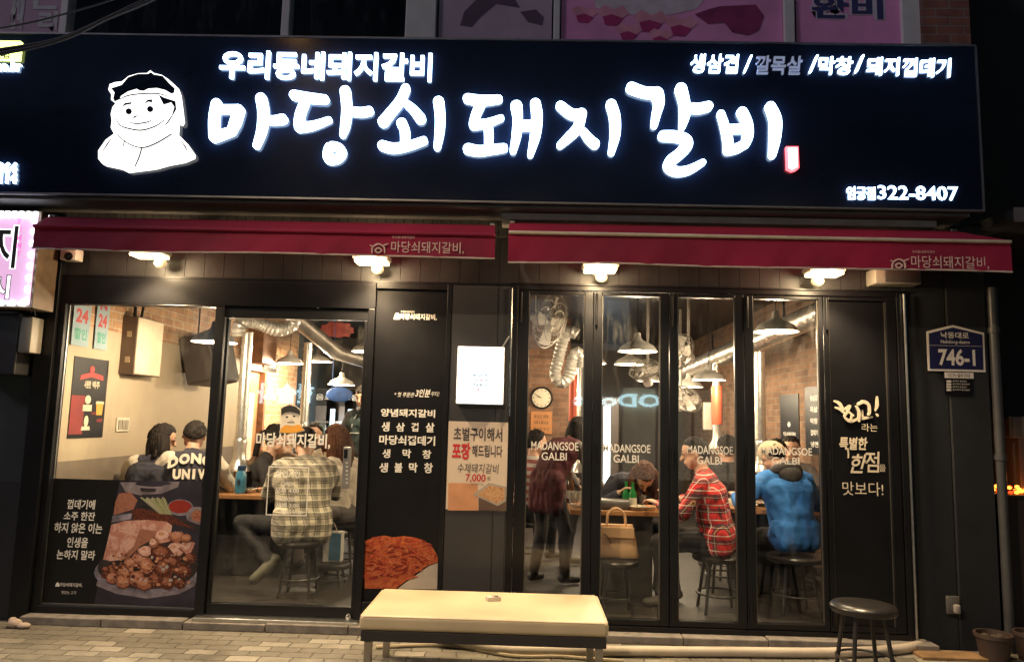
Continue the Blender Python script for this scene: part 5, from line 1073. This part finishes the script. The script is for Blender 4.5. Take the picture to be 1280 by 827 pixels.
# fans
CHR = mat('chrome_wire', (.5,.47,.42), .35, metal=.8); CLR = mat('fan_blade_plastic', (.7,.65,.57), .3, var=.1)
def fan(lab, c, normal, r):
    T = thing('wall_fan', lab, 'fan', tuple(c), 'fans under the ceiling'); n = Vector(normal).normalized(); M = n.to_track_quat('Z','Y').to_matrix()
    g_ = MB()
    for k in range(26):
        a = 2*math.pi*k/26; cs, sn = math.cos(a), math.sin(a)
        for s_ in (1,-1): g_.tube([c+M@Vector((cs*r*f, sn*r*f, s_*z)) for f, z in ((.16,.075),(.6,.07),(.9,.045),(1,.0))],.0016,5,False)
    for f, z in ((.16,.075),(.45,.072),(.72,.06),(1,0)):
        for s_ in (1,-1): g_.tube([c+M@Vector((math.cos(k*math.pi/18)*r*f, math.sin(k*math.pi/18)*r*f, s_*z)) for k in range(37)],.004 if f < 1 else .007,6,False)
    g_.build('guard', CHR, T, smooth=True)
    bl = MB()
    for k in range(4):
        a0 = k*math.pi/2; pts = []
        vs = []; fs = []
        for i in range(7):
            f = .12+.78*i/6*r/r
            for j, w in enumerate((-.38,0,.38)): aa = a0+w*(1-.25*i/6); vs.append(c+M@Vector((math.cos(aa)*r*f, math.sin(aa)*r*f, .03*w*2)))
        for i in range(6):
            for j in range(2): q_ = i*3+j; fs.append((q_,q_+1,q_+4,q_+3))
        o_ = len(vs); vs2 = [v+M@Vector((0,0,.004)) for v in vs]; bl.add(vs,fs); bl.add(vs2,fs)
    bl.lathe([(0,-.03),(.035,-.03),(.035,.03),(0,.035)],c,16,M); bl.build('blades', CLR, T, smooth=True)
    MB().lathe([(0,-.2),(.05,-.19),(.06,-.12),(.05,-.08),(0,-.08)],c,18,M).tube([c-n*.15,c-n*.15+Vector((0,0,.1)),Vector((c.x,c.y,2.99))-n*.15],.016,10).build('motor', mat('fan_motor',(.4,.36,.32),.4), T, smooth=True)
fan('large tilted fan behind the first folding door', P(688,401,1.2), (.82,-.5,-.3), .25)
fan('fan turned towards the window edge behind the second folding door', P(806,462,2.6), (-.3,-.5,.8), .17)
fan('fan behind the edge of the third folding door', P(848,440,2.2), (-.8,-.5,.3), .2)
fan('low fan under the small pendant lamp behind the third folding door', P(858,498,3.6), (.3,-.7,.6), .2)

# ------------------------------------------------------------ side wall behind the display window
def ywall(t, body, y0, y1, z0, z1, x, bold=.01): t.text(body, (x,(y0+y1)/2,(z0+z1)/2), abs(y1-y0), z1-z0, u=(0,1,0), n=(1,0,0), bold=bold)
WX = -3.5
T = thing('drinks_poster', 'black and red poster with three pictured glasses on the cream wall', 'poster', (WX,.45,1.27))
MB().box(WX+.001,WX+.005,.22,.69,1.27,1.9).build('sheet', MP, T)
t = MB(); x_ = WX+.006
RDP = mat('print_ribbon',(.42,.05,.05),.6); AMB = mat('print_amber',(.7,.35,.05),.6); CRP = mat('print_glasscream',(.65,.58,.42),.6); MRN = mat('print_maroonfield',(.2,.02,.02),.6,var=.2)
def yz(t, pts): t.poly([(x_,y,z) for y,z in pts], (-.0008,0,0))
t.m(3); yz(t, [(.225,1.3),(.4,1.3),(.4,1.6),(.225,1.6)]); x_ += .0006
t.m(0); yz(t, [(.32,1.76),(.46,1.79),(.62,1.77),(.63,1.73),(.46,1.75),(.31,1.72)]); t.ell((x_,.46,1.81),(.004,.035,.03),10)
t.m(2); ywall(t,'시원한',.37,.46,1.66,1.72,x_,.03); ywall(t,'맥주',.48,.58,1.66,1.72,x_,.03)
t.m(2); yz(t, [(.38,1.48),(.5,1.48),(.5,1.53),(.38,1.53)]); t.ell((x_,.44,1.57),(.003,.04,.035),12)
yz(t, [(.38,1.33),(.5,1.33),(.49,1.36),(.39,1.36)]); t.ell((x_,.44,1.4),(.003,.03,.045),12)
t.m(1); yz(t, [(.57,1.45),(.65,1.45),(.66,1.54),(.56,1.54)]); t.m(2); yz(t, [(.55,1.54),(.67,1.54),(.66,1.56),(.56,1.56)])
t.m(0); ywall(t,'4,000',.58,.66,1.39,1.42,x_); ywall(t,'5,000',.5,.56,1.45,1.475,x_); t.build('poster_print', [RDP,AMB,CRP,MRN], T)
for k, (y0, y1, lab) in enumerate(((.14,.36,'pale blue paper strip with red figures hanging nearest the window edge'),(.44,.62,'second pale blue paper strip with red figures beside the breaker box'))):
    T = thing('price_strip', lab, 'paper strip', (WX+.02,(y0+y1)/2,1.9), 'hanging price strips')
    MB().box(WX+.012,WX+.014,y0,y1,1.98,2.42).build('sheet', mat('strip_paleblue',(.28,.38,.42),.7), T)
    t = MB(); t.m(0); ywall(t,'N',y0+.04,y1-.04,2.3,2.39,WX+.0146,.05); ywall(t,'24',y0+.03,y1-.03,2.16,2.27,WX+.0146,.04); t.m(1); ywall(t,'할인',y0+.03,y1-.03,2.03,2.12,WX+.0146,.03); t.build('strip_lettering', [RDP, mat('print_green',(.06,.3,.2),.6)], T)
T = thing('breaker_box', 'beige metal breaker box on the cream wall above the light switches', 'breaker box', (WX,1.1,1.8))
MB().box(WX+.001,WX+.13,.85,1.3,1.8,2.3).build('case', mat('breaker_side',(.12,.075,.05),.5), T, bevel=.004)
MB().box(WX+.1305,WX+.137,.857,1.293,1.808,2.292).build('door_panel', mat('breaker_cream',(.6,.5,.35),.45), T)
MB().box(WX+.05,WX+.09,.845,.8495,2.12,2.17).box(WX+.05,WX+.09,.845,.8495,1.9,1.95).build('labels', mat('label_tan',(.5,.36,.22),.5), T)
MB().tube(spline([(WX+.05,.95,2.3),(WX+.05,.93,2.6),(WX+.03,.9,2.98)]),.015,8).tube(spline([(WX+.08,1.0,2.3),(WX+.09,1.02,2.6),(WX+.05,1.0,2.98)]),.012,8).build('conduit', BLK, T, smooth=True)
T = thing('light_switch', 'three gang light switch plate on the cream wall', 'switch', (WX,.98,1.3))
MB().rbox(WX+.001,WX+.012,.88,1.08,1.31,1.43,.004,2).build('plate', mat('switch_cream',(.6,.55,.42),.4), T)
t = MB(); [t.rbox(WX+.0125,WX+.018,.9+.057*k,.945+.057*k,1.33,1.41,.003,2) for k in range(3)]; t.build('rockers', mat('switch_dark',(.3,.26,.2),.4), T)
T = thing('wall_speaker', 'black loudspeaker tilted down from the brick part of the wall', 'speaker', (WX,2.15,1.8))
M_ = Matrix.Rotation(R_(-14),3,'Y'); cc = Vector((WX+.22,2.15,2.02)); ax = [M_@Vector(v) for v in ((.15,0,0),(0,.3,0),(0,0,.24))]
MB().obox(cc,*ax).build('cabinet', mat('speaker_brown',(.045,.035,.03),.5), T, bevel=.02)
MB().obox(cc+ax[0]*1.03,ax[0]*.03,ax[1]*.92,ax[2]*.92).build('grille', mat('speaker_grille',(.03,.025,.022),.7,bump=.5,bscale=300), T)
MB().box(WX+.001,WX+.09,2.1,2.2,1.9,2.12).tube(spline([(WX+.05,2.2,2.2),(WX+.03,2.25,2.6),(WX+.03,2.2,2.98)]),.008,6).build('bracket', BLK, T)
# doorway in the side wall, sign over the brick
WD = mat('brown_wood', (.2,.09,.04), .5, var=.3, scale=14)
T = thing('inner_door', 'brown wooden inner door with pale poster in the side wall', 'door', (WX,4,.08))
MB().box(-3.62,WX+.02,3.552,3.62,.082,2.098).box(-3.62,WX+.02,4.35,4.418,.082,2.098).box(-3.62,WX+.02,3.6205,4.3495,2.03,2.098).build('frame', WD, T, bevel=.004)
MB().box(-3.6,-3.56,3.6205,4.3495,.082,2.029).build('leaf', mat('door_tan',(.34,.17,.08),.5,var=.2), T)
MB().box(-3.5595,-3.555,3.75,4.2,.9,1.75).build('poster', mat('door_poster',(.6,.52,.42),.6,var=.3,scale=5), T)
MB().box(-3.5545,-3.554,3.8,3.95,.95,1.7).build('poster_red_strip', RDP, T)
T = thing('hanging_plaque', 'small black plaque with cream and yellow writing beside the brick corner', 'sign', (WX,4.5,2.05))
MB().box(WX+.001,WX+.03,4.25,4.75,2.06,2.3).build('board', INK, T)
t = MB(); ywall(t,'금연구역',4.4,4.7,2.2,2.27,WX+.031,.02); ywall(t,'외부음식',4.45,4.7,2.1,2.17,WX+.031,.02); t.build('plaque_lettering', CRP, T)
tag(MB().box(WX+.002,WX+.2,3.7,4.2,2.12,2.55).build('wall_cupboard', WD, bevel=.005), 'brown wooden wall cupboard above the inner door','cupboard')
# fridges
SH = emis('lit_fridge_shelves', (.75,.92,1), 2.6)
for k, (px, lab) in enumerate(((402,'lit drinks fridge nearest the brick corner'),(424,'lit drinks fridge in the middle of the row of three'),(447,'lit drinks fridge behind the standing waiter'))):
    c = P(px,560,7.4); T = thing('drinks_fridge', lab, 'fridge', (c.x,7.4,.08), 'drinks fridges along the back')
    MB().box(c.x-.27,c.x+.27,7.41,8.0,.082,1.95).build('cabinet', mat('fridge_grey',(.2,.18,.17),.4,metal=.3), T, bevel=.01)
    MB().box(c.x-.26,c.x+.26,7.39,7.4095,1.65,1.94).build('header', INK, T)
    t = MB(); t.text('음료', (c.x,7.389,1.8), .3,.1, bold=.02); t.build('header_lettering', WHT, T)
    t = MB()
    for j in range(5): t.m(0).box(c.x-.2,c.x+.2,7.396,7.4095,.4+j*.24,.43+j*.24); 
    t.m(1).box(c.x+.12,c.x+.2,7.394,7.3955,.35,1.6)
    for j in range(4):
        for i in range(6): t.m(2+(i+j)%2).lathe([(.022,0),(.022,.1),(.008,.14),(.008,.17)],(c.x-.17+.055*i,7.385,.432+j*.24),8)
    t.build('shelves', [ALU,SH,mat('bottle_green',(.03,.22,.06),.2),mat('bottle_clear',(.4,.45,.45),.2)], T)
light('fridge_glow', (P(424,560,7.1).x,7.1,1.3), 14, (.75,.9,1), .3)
# ceiling signs over the door area
c = P(421,412,4.6); t = MB(); random.seed(4); n = 22
pts = [(c.x+(.19+.05*random.random()*(k%2))*1.15*math.cos(2*math.pi*k/n), 4.6, c.z+(.1+.03*random.random()*(k%2))*math.sin(2*math.pi*k/n)+.0) for k in range(n)]
tag(MB().poly(pts,(0,.02,0)).tube([(c.x,4.61,c.z+.09),(c.x,4.61,2.99)],.005,6).build('red_hanging_sign', mat('sign_dullred',(.5,.12,.1),.6,var=.3,scale=15)),'ragged dull red sign hanging under the ceiling above the hanging lamps','sign')
c = P(424,493,4.45)
tag(MB().ell((c.x,4.45,c.z),(.18,.02,.1),24).tube([(c.x-.1,4.45,c.z+.06),(c.x-.1,4.45,2.99)],.005,6).build('blue_hanging_sign', mat('sign_blue',(.03,.1,.34),.5,var=.3,scale=12), smooth=True),'rounded blue sign hanging over the drinks fridges','sign')
# ------------------------------------------------------------ right hand room: clock, plaques, posters
c = P(677,497,5.48)
T = thing('wall_clock', 'round wall clock with cream face on the brick pier', 'clock', (c.x,5.5,c.z-.16)); Mx = Matrix.Rotation(R_(90),3,'X')
MB().lathe([(0,.0),(.155,.0),(.165,.02),(.155,.045),(.14,.035),(.138,.02),(0,.02)],(c.x,5.498,c.z),32,Mx).build('rim', BLK, T, smooth=True)
MB().lathe([(0,.0225),(.137,.0215),(0,.023)],(c.x,5.498,c.z),32,Mx).build('dial', mat('dial_cream',(.62,.55,.42),.5,var=.02), T)
t = MB()
for k in range(12): a = k*math.pi/6; t.obox((c.x+.115*math.sin(a),5.472,c.z+.115*math.cos(a)),(.004*math.cos(a),0,-.004*math.sin(a)),(0,.001,0),(.012*math.sin(a),0,.012*math.cos(a)))
for a, L in ((R_(-75),.075),(R_(-62),.1)): t.obox((c.x+L/2*math.sin(a),5.47,c.z+L/2*math.cos(a)),(.004*math.cos(a),0,-.004*math.sin(a)),(0,.001,0),(L/2*math.sin(a),0,L/2*math.cos(a)))
t.build('hands_and_marks', INK, T)
T = thing('wood_plaque', 'small brown plaque with three lines of writing under the wall clock', 'sign', (c.x,5.49,c.z-.55))
MB().box(c.x-.15,c.x+.16,5.478,5.498,c.z-.52,c.z-.2).build('board', mat('plaque_orange',(.42,.18,.06),.5,var=.2), T)
t = MB()
for k, s_ in enumerate(('생고기 전문','국내산','원산지 표시')): t.text(s_, (c.x,5.477,c.z-.27-.09*k), .22,.045, bold=.01)
t.build('plaque_lettering', INK, T)
for k, (y, z0, z1, wd, lab) in enumerate(((3.17,1.28,1.86,.6,'wide black poster with a small white emblem on the brick side wall'),(2.43,1.22,1.92,.5,'black menu poster with lines of white writing nearest the window on the brick wall'))):
    T = thing('wall_poster', lab, 'poster', (3,y,z0), 'black posters on the brick wall')
    MB().box(2.99,2.998,y-wd/2,y+wd/2,z0,z1).build('sheet', MP, T); t = MB()
    if k == 0:
        t.nb().ell((2.988,y,z0+.24),(.002,.05,.03),10); t.nb().text('마당쇠돼지갈비', (2.9895,y,z0+.13), .4,.05, u=(0,-1,0), n=(-1,0,0), bold=.02)
    else:
        for j, s_ in enumerate(('생삼겹','목살','막창','껍데기','냉면')): t.nb().text(s_, (2.9895,y,z1-.12-.12*j), .2,.06, u=(0,-1,0), n=(-1,0,0), bold=.02)
    t.build_pieces('poster_lettering', WHT, T)
c = P(888,520,3.4)
tag(MB().rbox(c.x-.08,c.x+.08,3.35,3.45,c.z-.16,c.z+.16,.01,2).build('white_wall_unit', mat('unit_white',(.5,.45,.38),.5)), 'small white wall unit near the pipe with the red sleeve','wall unit')
T = thing('water_cooler', 'white fridge with pale lit front beyond the brick pier','fridge',(P(705,540,5.6).x+.25,6.3,.08))
c = P(765,560,6.8); MB().box(.9,1.5,6.8,7.4,.082,1.9).build('cabinet', mat('cooler_dark',(.12,.1,.09),.4), T, bevel=.01); MB().box(1.25,1.36,6.78,6.7995,.5,1.75).build('light_strip', SH, T); WL[T] = WL[T]
q = P(770,520,6.5); tag(MB().box(.75,1.15,6.2,6.24,1.1,1.95).build('tan_curtain', mat('curtain_tan',(.4,.27,.13),.7,var=.2,scale=3)), 'tan hanging cloth at the back behind the large pendant lamp','cloth')
light('back_glow', (1.1,6.0,2.0), 10, (.8,.92,1), .2)
# ------------------------------------------------------------ tables and what stands on them
TOP = mat('table_wood', (.42,.2,.08), .38, var=.2, scale=7); TLEG = mat('table_leg_black', (.03,.028,.026), .4)
def table(lab, x0, x1, y0, y1, top=.8):
    T = thing('grill_table', lab, 'table', ((x0+x1)/2,(y0+y1)/2,FL), 'grill tables')
    MB().box(x0,x1,y0,y1,top-.04,top).build('tabletop', TOP, T, bevel=.006)
    MB().box((x0+x1)/2-.26,(x0+x1)/2+.26,(y0+y1)/2-.22,(y0+y1)/2+.22,FL,top-.041).build('base_cabinet', TLEG, T, bevel=.01)
    cx, c2 = (x0+x1)/2, (y0+y1)/2
    MB().lathe([(.0,top+.004),(.15,top+.004),(.165,top+.02),(.175,top+.03),(.165,top+.034),(.15,top+.015),(0,top+.012)],(cx,c2,0),28).build('grill_pan', mat('grill_iron',(.05,.045,.04),.45,metal=.6), T, smooth=True)
    return T, cx, c2, top
def dish(x, y, z, r, lab, m, food, grp='small dishes on the tables'):
    T = thing('side_dish', lab, 'dish', (x,y,z), grp)
    MB().lathe([(0,.001),(r*.6,.001),(r*.95,.03),(r,.034),(r*.93,.036),(r*.6,.012),(0,.01)],(x,y,z),24).build('bowl', m, T, smooth=True)
    f = MB(); random.seed(int(abs(x*y)*1e4))
    for k in range(12): a = random.random()*6.28; q = random.random()**.5*r*.6; f.ell((x+q*math.cos(a),y+q*math.sin(a),z+.022+random.random()*.012),(r*.2,r*.16,.012),7)
    f.build('food', food, T, smooth='all')
PLT = mat('melamine_white', (.6,.55,.45), .35, var=.04); KIM = foodmat('kimchi_food',[(.5,.1,.03),(.65,.3,.12),(.3,.04,.02)],60); GRN = foodmat('leaf_food',[(.1,.25,.05),(.25,.4,.12),(.05,.12,.03)],60); MTF = foodmat('meat_food',[(.35,.14,.07),(.5,.25,.14),(.2,.07,.03)],60); RAD = foodmat('radish_food',[(.65,.55,.4),(.7,.62,.5),(.5,.38,.2)],50)
def bottle(x, y, z, lab, m, h=.21, r=.032, label=True):
    T = thing('bottle', lab, 'bottle', (x,y,z), 'bottles on the tables')
    MB().lathe([(0,0),(r,.003),(r,h*.55),(r*.85,h*.64),(r*.4,h*.8),(r*.36,h*.95),(r*.42,h*.96),(r*.42,h),(0,h)],(x,y,z),18).build('glass', m, T, smooth=True)
    if label: MB().tube([(x,y,z+h*.15),(x,y,z+h*.42)],r*1.03,18,False).build('label', PLT, T, smooth=True)
    MB().lathe([(r*.44,h*.95),(r*.46,h*1.01),(0,h*1.015)],(x,y,z),14).build('cap', m, T)
SOJU = mat('soju_green', (.02,.2,.05), .12, var=.05); 
x0 = P(262,625,1.3).x; x1 = P(345,625,1.3).x
T, cx, c2, tz = table('wooden grill table under the silver exhaust pipe beside the varsity jacket', x0-.35, x1+.12, 1.02, 1.9)
q = P(300,618,1.12); Tb = thing('drink_bottle', 'big blue plastic drink bottle with dark cap at the table edge', 'bottle', (q.x,1.12,tz))
MB().lathe([(0,0),(.045,.004),(.047,.1),(.044,.17),(.03,.2),(.03,.205),(0,.206)],(q.x,1.12,tz),20).build('body', mat('bottle_blue',(.06,.22,.34),.2,var=.05), Tb, smooth=True)
MB().lathe([(.034,.2),(.036,.235),(.03,.24),(0,.24)],(q.x,1.12,tz),18).build('cap', mat('bottle_cap_navy',(.02,.06,.14),.4), Tb, smooth=True)
MB().text('물', (q.x,1.07,tz+.1), .03,.05, bold=.02).build('bottle_lettering', INK, Tb)
for k, (px, m, f, lab) in enumerate(((312,PLT,RAD,'white dish of pale radish beside the blue bottle'),(325,PLT,KIM,'white dish of red kimchi near the checked shirt'),(288,mat('cup_orange',(.5,.25,.12),.4),MTF,'orange bowl beside the varsity jacket sleeve'))): q = P(px,622,1.2+.06*k); dish(q.x,1.2+.08*k,tz,.06,lab,m,f)
x0 = P(712,640,.7).x; x1 = P(838,640,.7).x
T, cx, c2, tz = table('wooden grill table with green bottles behind the second folding door', x0, x1, .62, 1.18)
q = P(783,605,.85); bottle(q.x,.86,tz,'plain green bottle standing behind the labelled one',SOJU,label=False); q = P(791,610,.8); bottle(q.x,.8,tz,'green bottle with white label on the table behind the second folding door',SOJU)
q = P(738,615,.95); bottle(q.x,1.0,tz,'clear water bottle near the stooping maroon jacket',mat('bottle_clear',(.4,.45,.45),.2),.24,.036,False)
for k, (px, m, f, lab, y) in enumerate(((722,PLT,MTF,'white dish of meat at the end of the table by the maroon jacket',.72),(738,PLT,RAD,'white dish of pale radish by the maroon jacket',.7),(760,PLT,GRN,'white dish of greens behind the tan handbag',.95),(797,PLT,RAD,'round white dish in front of the green bottles',.69),(812,PLT,KIM,'dish of red kimchi beside the red checked sleeve',.7),(772,PLT,KIM,'dish of kimchi beside the plain green bottle',1.02))): q = P(px,625,y); dish(q.x,y,tz,.062 if k != 3 else .075,lab,m,f)
for k, (px, y, lab) in enumerate(((716,.92,'clear tumbler at the end of the table nearest the brick pier'),(722,1.08,'clear tumbler behind the white dish of meat'),(731,.88,'clear tumbler between the two pale dishes'),(746,1.06,'clear tumbler beside the plain green bottle'),(803,1.05,'clear tumbler behind the round white dish'),(820,.98,'clear tumbler beside the red checked sleeve'))):
    q = P(px,615,y); T = thing('tumbler', lab, 'glass', (q.x,y,tz), 'tumblers on the table')
    MB().lathe([(0,.001),(.026,.001),(.034,.1),(.031,.1),(.024,.006),(0,.006)],(q.x,y,tz+.0005),16).build('cup', mat('tumbler_clear',(.5,.48,.44),.12,var=.05), T, smooth=True)
    MB().lathe([(0,.008),(.024,.008),(.029,.06),(0,.061)],(q.x,y,tz),14).build('drink', mat('drink_amber',(.4,.22,.06),.15) if k%2 else mat('drink_water',(.45,.45,.43),.1), T, smooth=True)
q = P(714,612,1.0); bottle(q.x,1.12,tz,'brown beer bottle at the end of the table by the looping hose pipes',mat('beer_brown',(.12,.04,.01),.12),.25,.034)
q = P(828,610,1.0); bottle(q.x,1.05,tz,'green bottle at the table corner nearest the red checked shirt',SOJU)
q = P(768,628,.72); tag(MB().rbox(q.x-.15,q.x+.13,.66,.86,tz+.001,tz+.075,.025,4).build('portable_stove', mat('stove_grey',(.09,.08,.075),.4), smooth=True), 'dark rounded grill stove on the table above the tan handbag','stove')
x0 = P(905,610,1.1).x; x1 = P(1020,610,1.1).x
T, cx, c2, tz = table('wooden grill table in front of the blue jacket', x0, x1, 1.0, 1.65)
for k, (px, m, f, lab, y) in enumerate(((938,PLT,KIM,'dish of orange kimchi beside the blue sleeve',1.06),(948,PLT,MTF,'dish of meat beyond the blue sleeve',1.25),(935,PLT,GRN,'dish of greens at the table end near the tall exhaust pipe',1.3))): q = P(px,610,y); dish(q.x,y,tz,.065,lab,m,f)
q = P(438,640,2.5); table('grill table between the two women in pale tops', q.x-.75, q.x-.1, 2.2, 2.75)
# bags, stool with the handbag
q = P(770,690,.36); st = (q.x,.36,FL); seat_stool(st,'black stool carrying the tan handbag',.40,.17)
T = thing('handbag', 'tan leather handbag with two handles on a stool behind the second folding door', 'bag', (q.x,.36,FL+.406))
z0 = FL+.41; hb = MB(); vs = []
W0, W1, D0, D1, H = .17,.125,.07,.05,.24
for z, w_, d in ((0,W0*.97,D0*.9),(.02,W0,D0),(H*.55,(W0+W1)/2,D0*.9),(H,W1,D1*.6)):
    for k in range(20): a = 2*math.pi*k/20; c_, s_ = math.cos(a), math.sin(a); vs.append((q.x+w_*math.copysign(abs(c_)**.35,c_), .36+d*math.copysign(abs(s_)**.5,s_), z0+z))
fs = [(i*20+k,i*20+(k+1)%20,(i+1)*20+(k+1)%20,(i+1)*20+k) for i in range(3) for k in range(20)]+[tuple(range(20)),tuple(60+k for k in range(20))]
TAN = mat('tan_leather',(.72,.44,.22),.45,var=.1,scale=5,bump=.1); hb.add(vs,fs).build('body', TAN, T, smooth=True)
MB().box(q.x-.125,q.x+.125,.284,.292,z0+H*.62,z0+H*.95).build('flap', TAN, T, bevel=.004)
for y in (.33,.39): MB().tube(spline([(q.x-.07,y,z0+H-.02),(q.x-.06,y,z0+H+.08),(q.x,y,z0+H+.12),(q.x+.06,y,z0+H+.08),(q.x+.07,y,z0+H-.02)],.02),.007,8).build('handle', TAN, T, smooth=True)
MB().tube(spline([(q.x-.1,.285,z0+H*.75),(q.x-.06,.28,z0+H*.6),(q.x-.05,.282,z0+H*.45)],.02),.006,6).build('strap', mat('strap_dark',(.15,.08,.04),.5), T, smooth=True)
q = P(414,690,.95); T = thing('paper_bag', 'white and blue paper shopping bag on the floor behind the checked shirt', 'bag', (q.x,1.0,FL))
zz0 = FL+.2; MB().box(q.x-.07,q.x+.08,.95,1.05,zz0,zz0+.24).build('body', mat('bag_white',(.6,.57,.5),.6), T); MB().box(q.x-.02,q.x+.075,.9475,.9495,zz0+.01,zz0+.23).build('blue_print', mat('bag_blue',(.1,.25,.4),.6), T)
MB().tube(spline([(q.x-.04,.955,zz0+.23),(q.x,.955,zz0+.32),(q.x+.05,.955,zz0+.23)],.02),.004,6).build('handle', mat('bag_cord',(.5,.45,.35),.7), T, smooth=True)
seat_stool((q.x,1.0,FL),'low black stool under the paper shopping bag',.19,.15)
q = P(905,625,1.2); T = thing('draped_coat', 'beige coat draped on a stool behind the red checked shirt', 'coat', (q.x,1.25,FL+.44))
MB().rbox(q.x-.13,q.x+.12,1.18,1.32,FL+.436,FL+.78,.05,4).build('cloth', cloth('beige_coat',(.48,.42,.32),.08), T, smooth=True)
seat_stool((q.x,1.25,FL),'black stool under the beige draped coat')
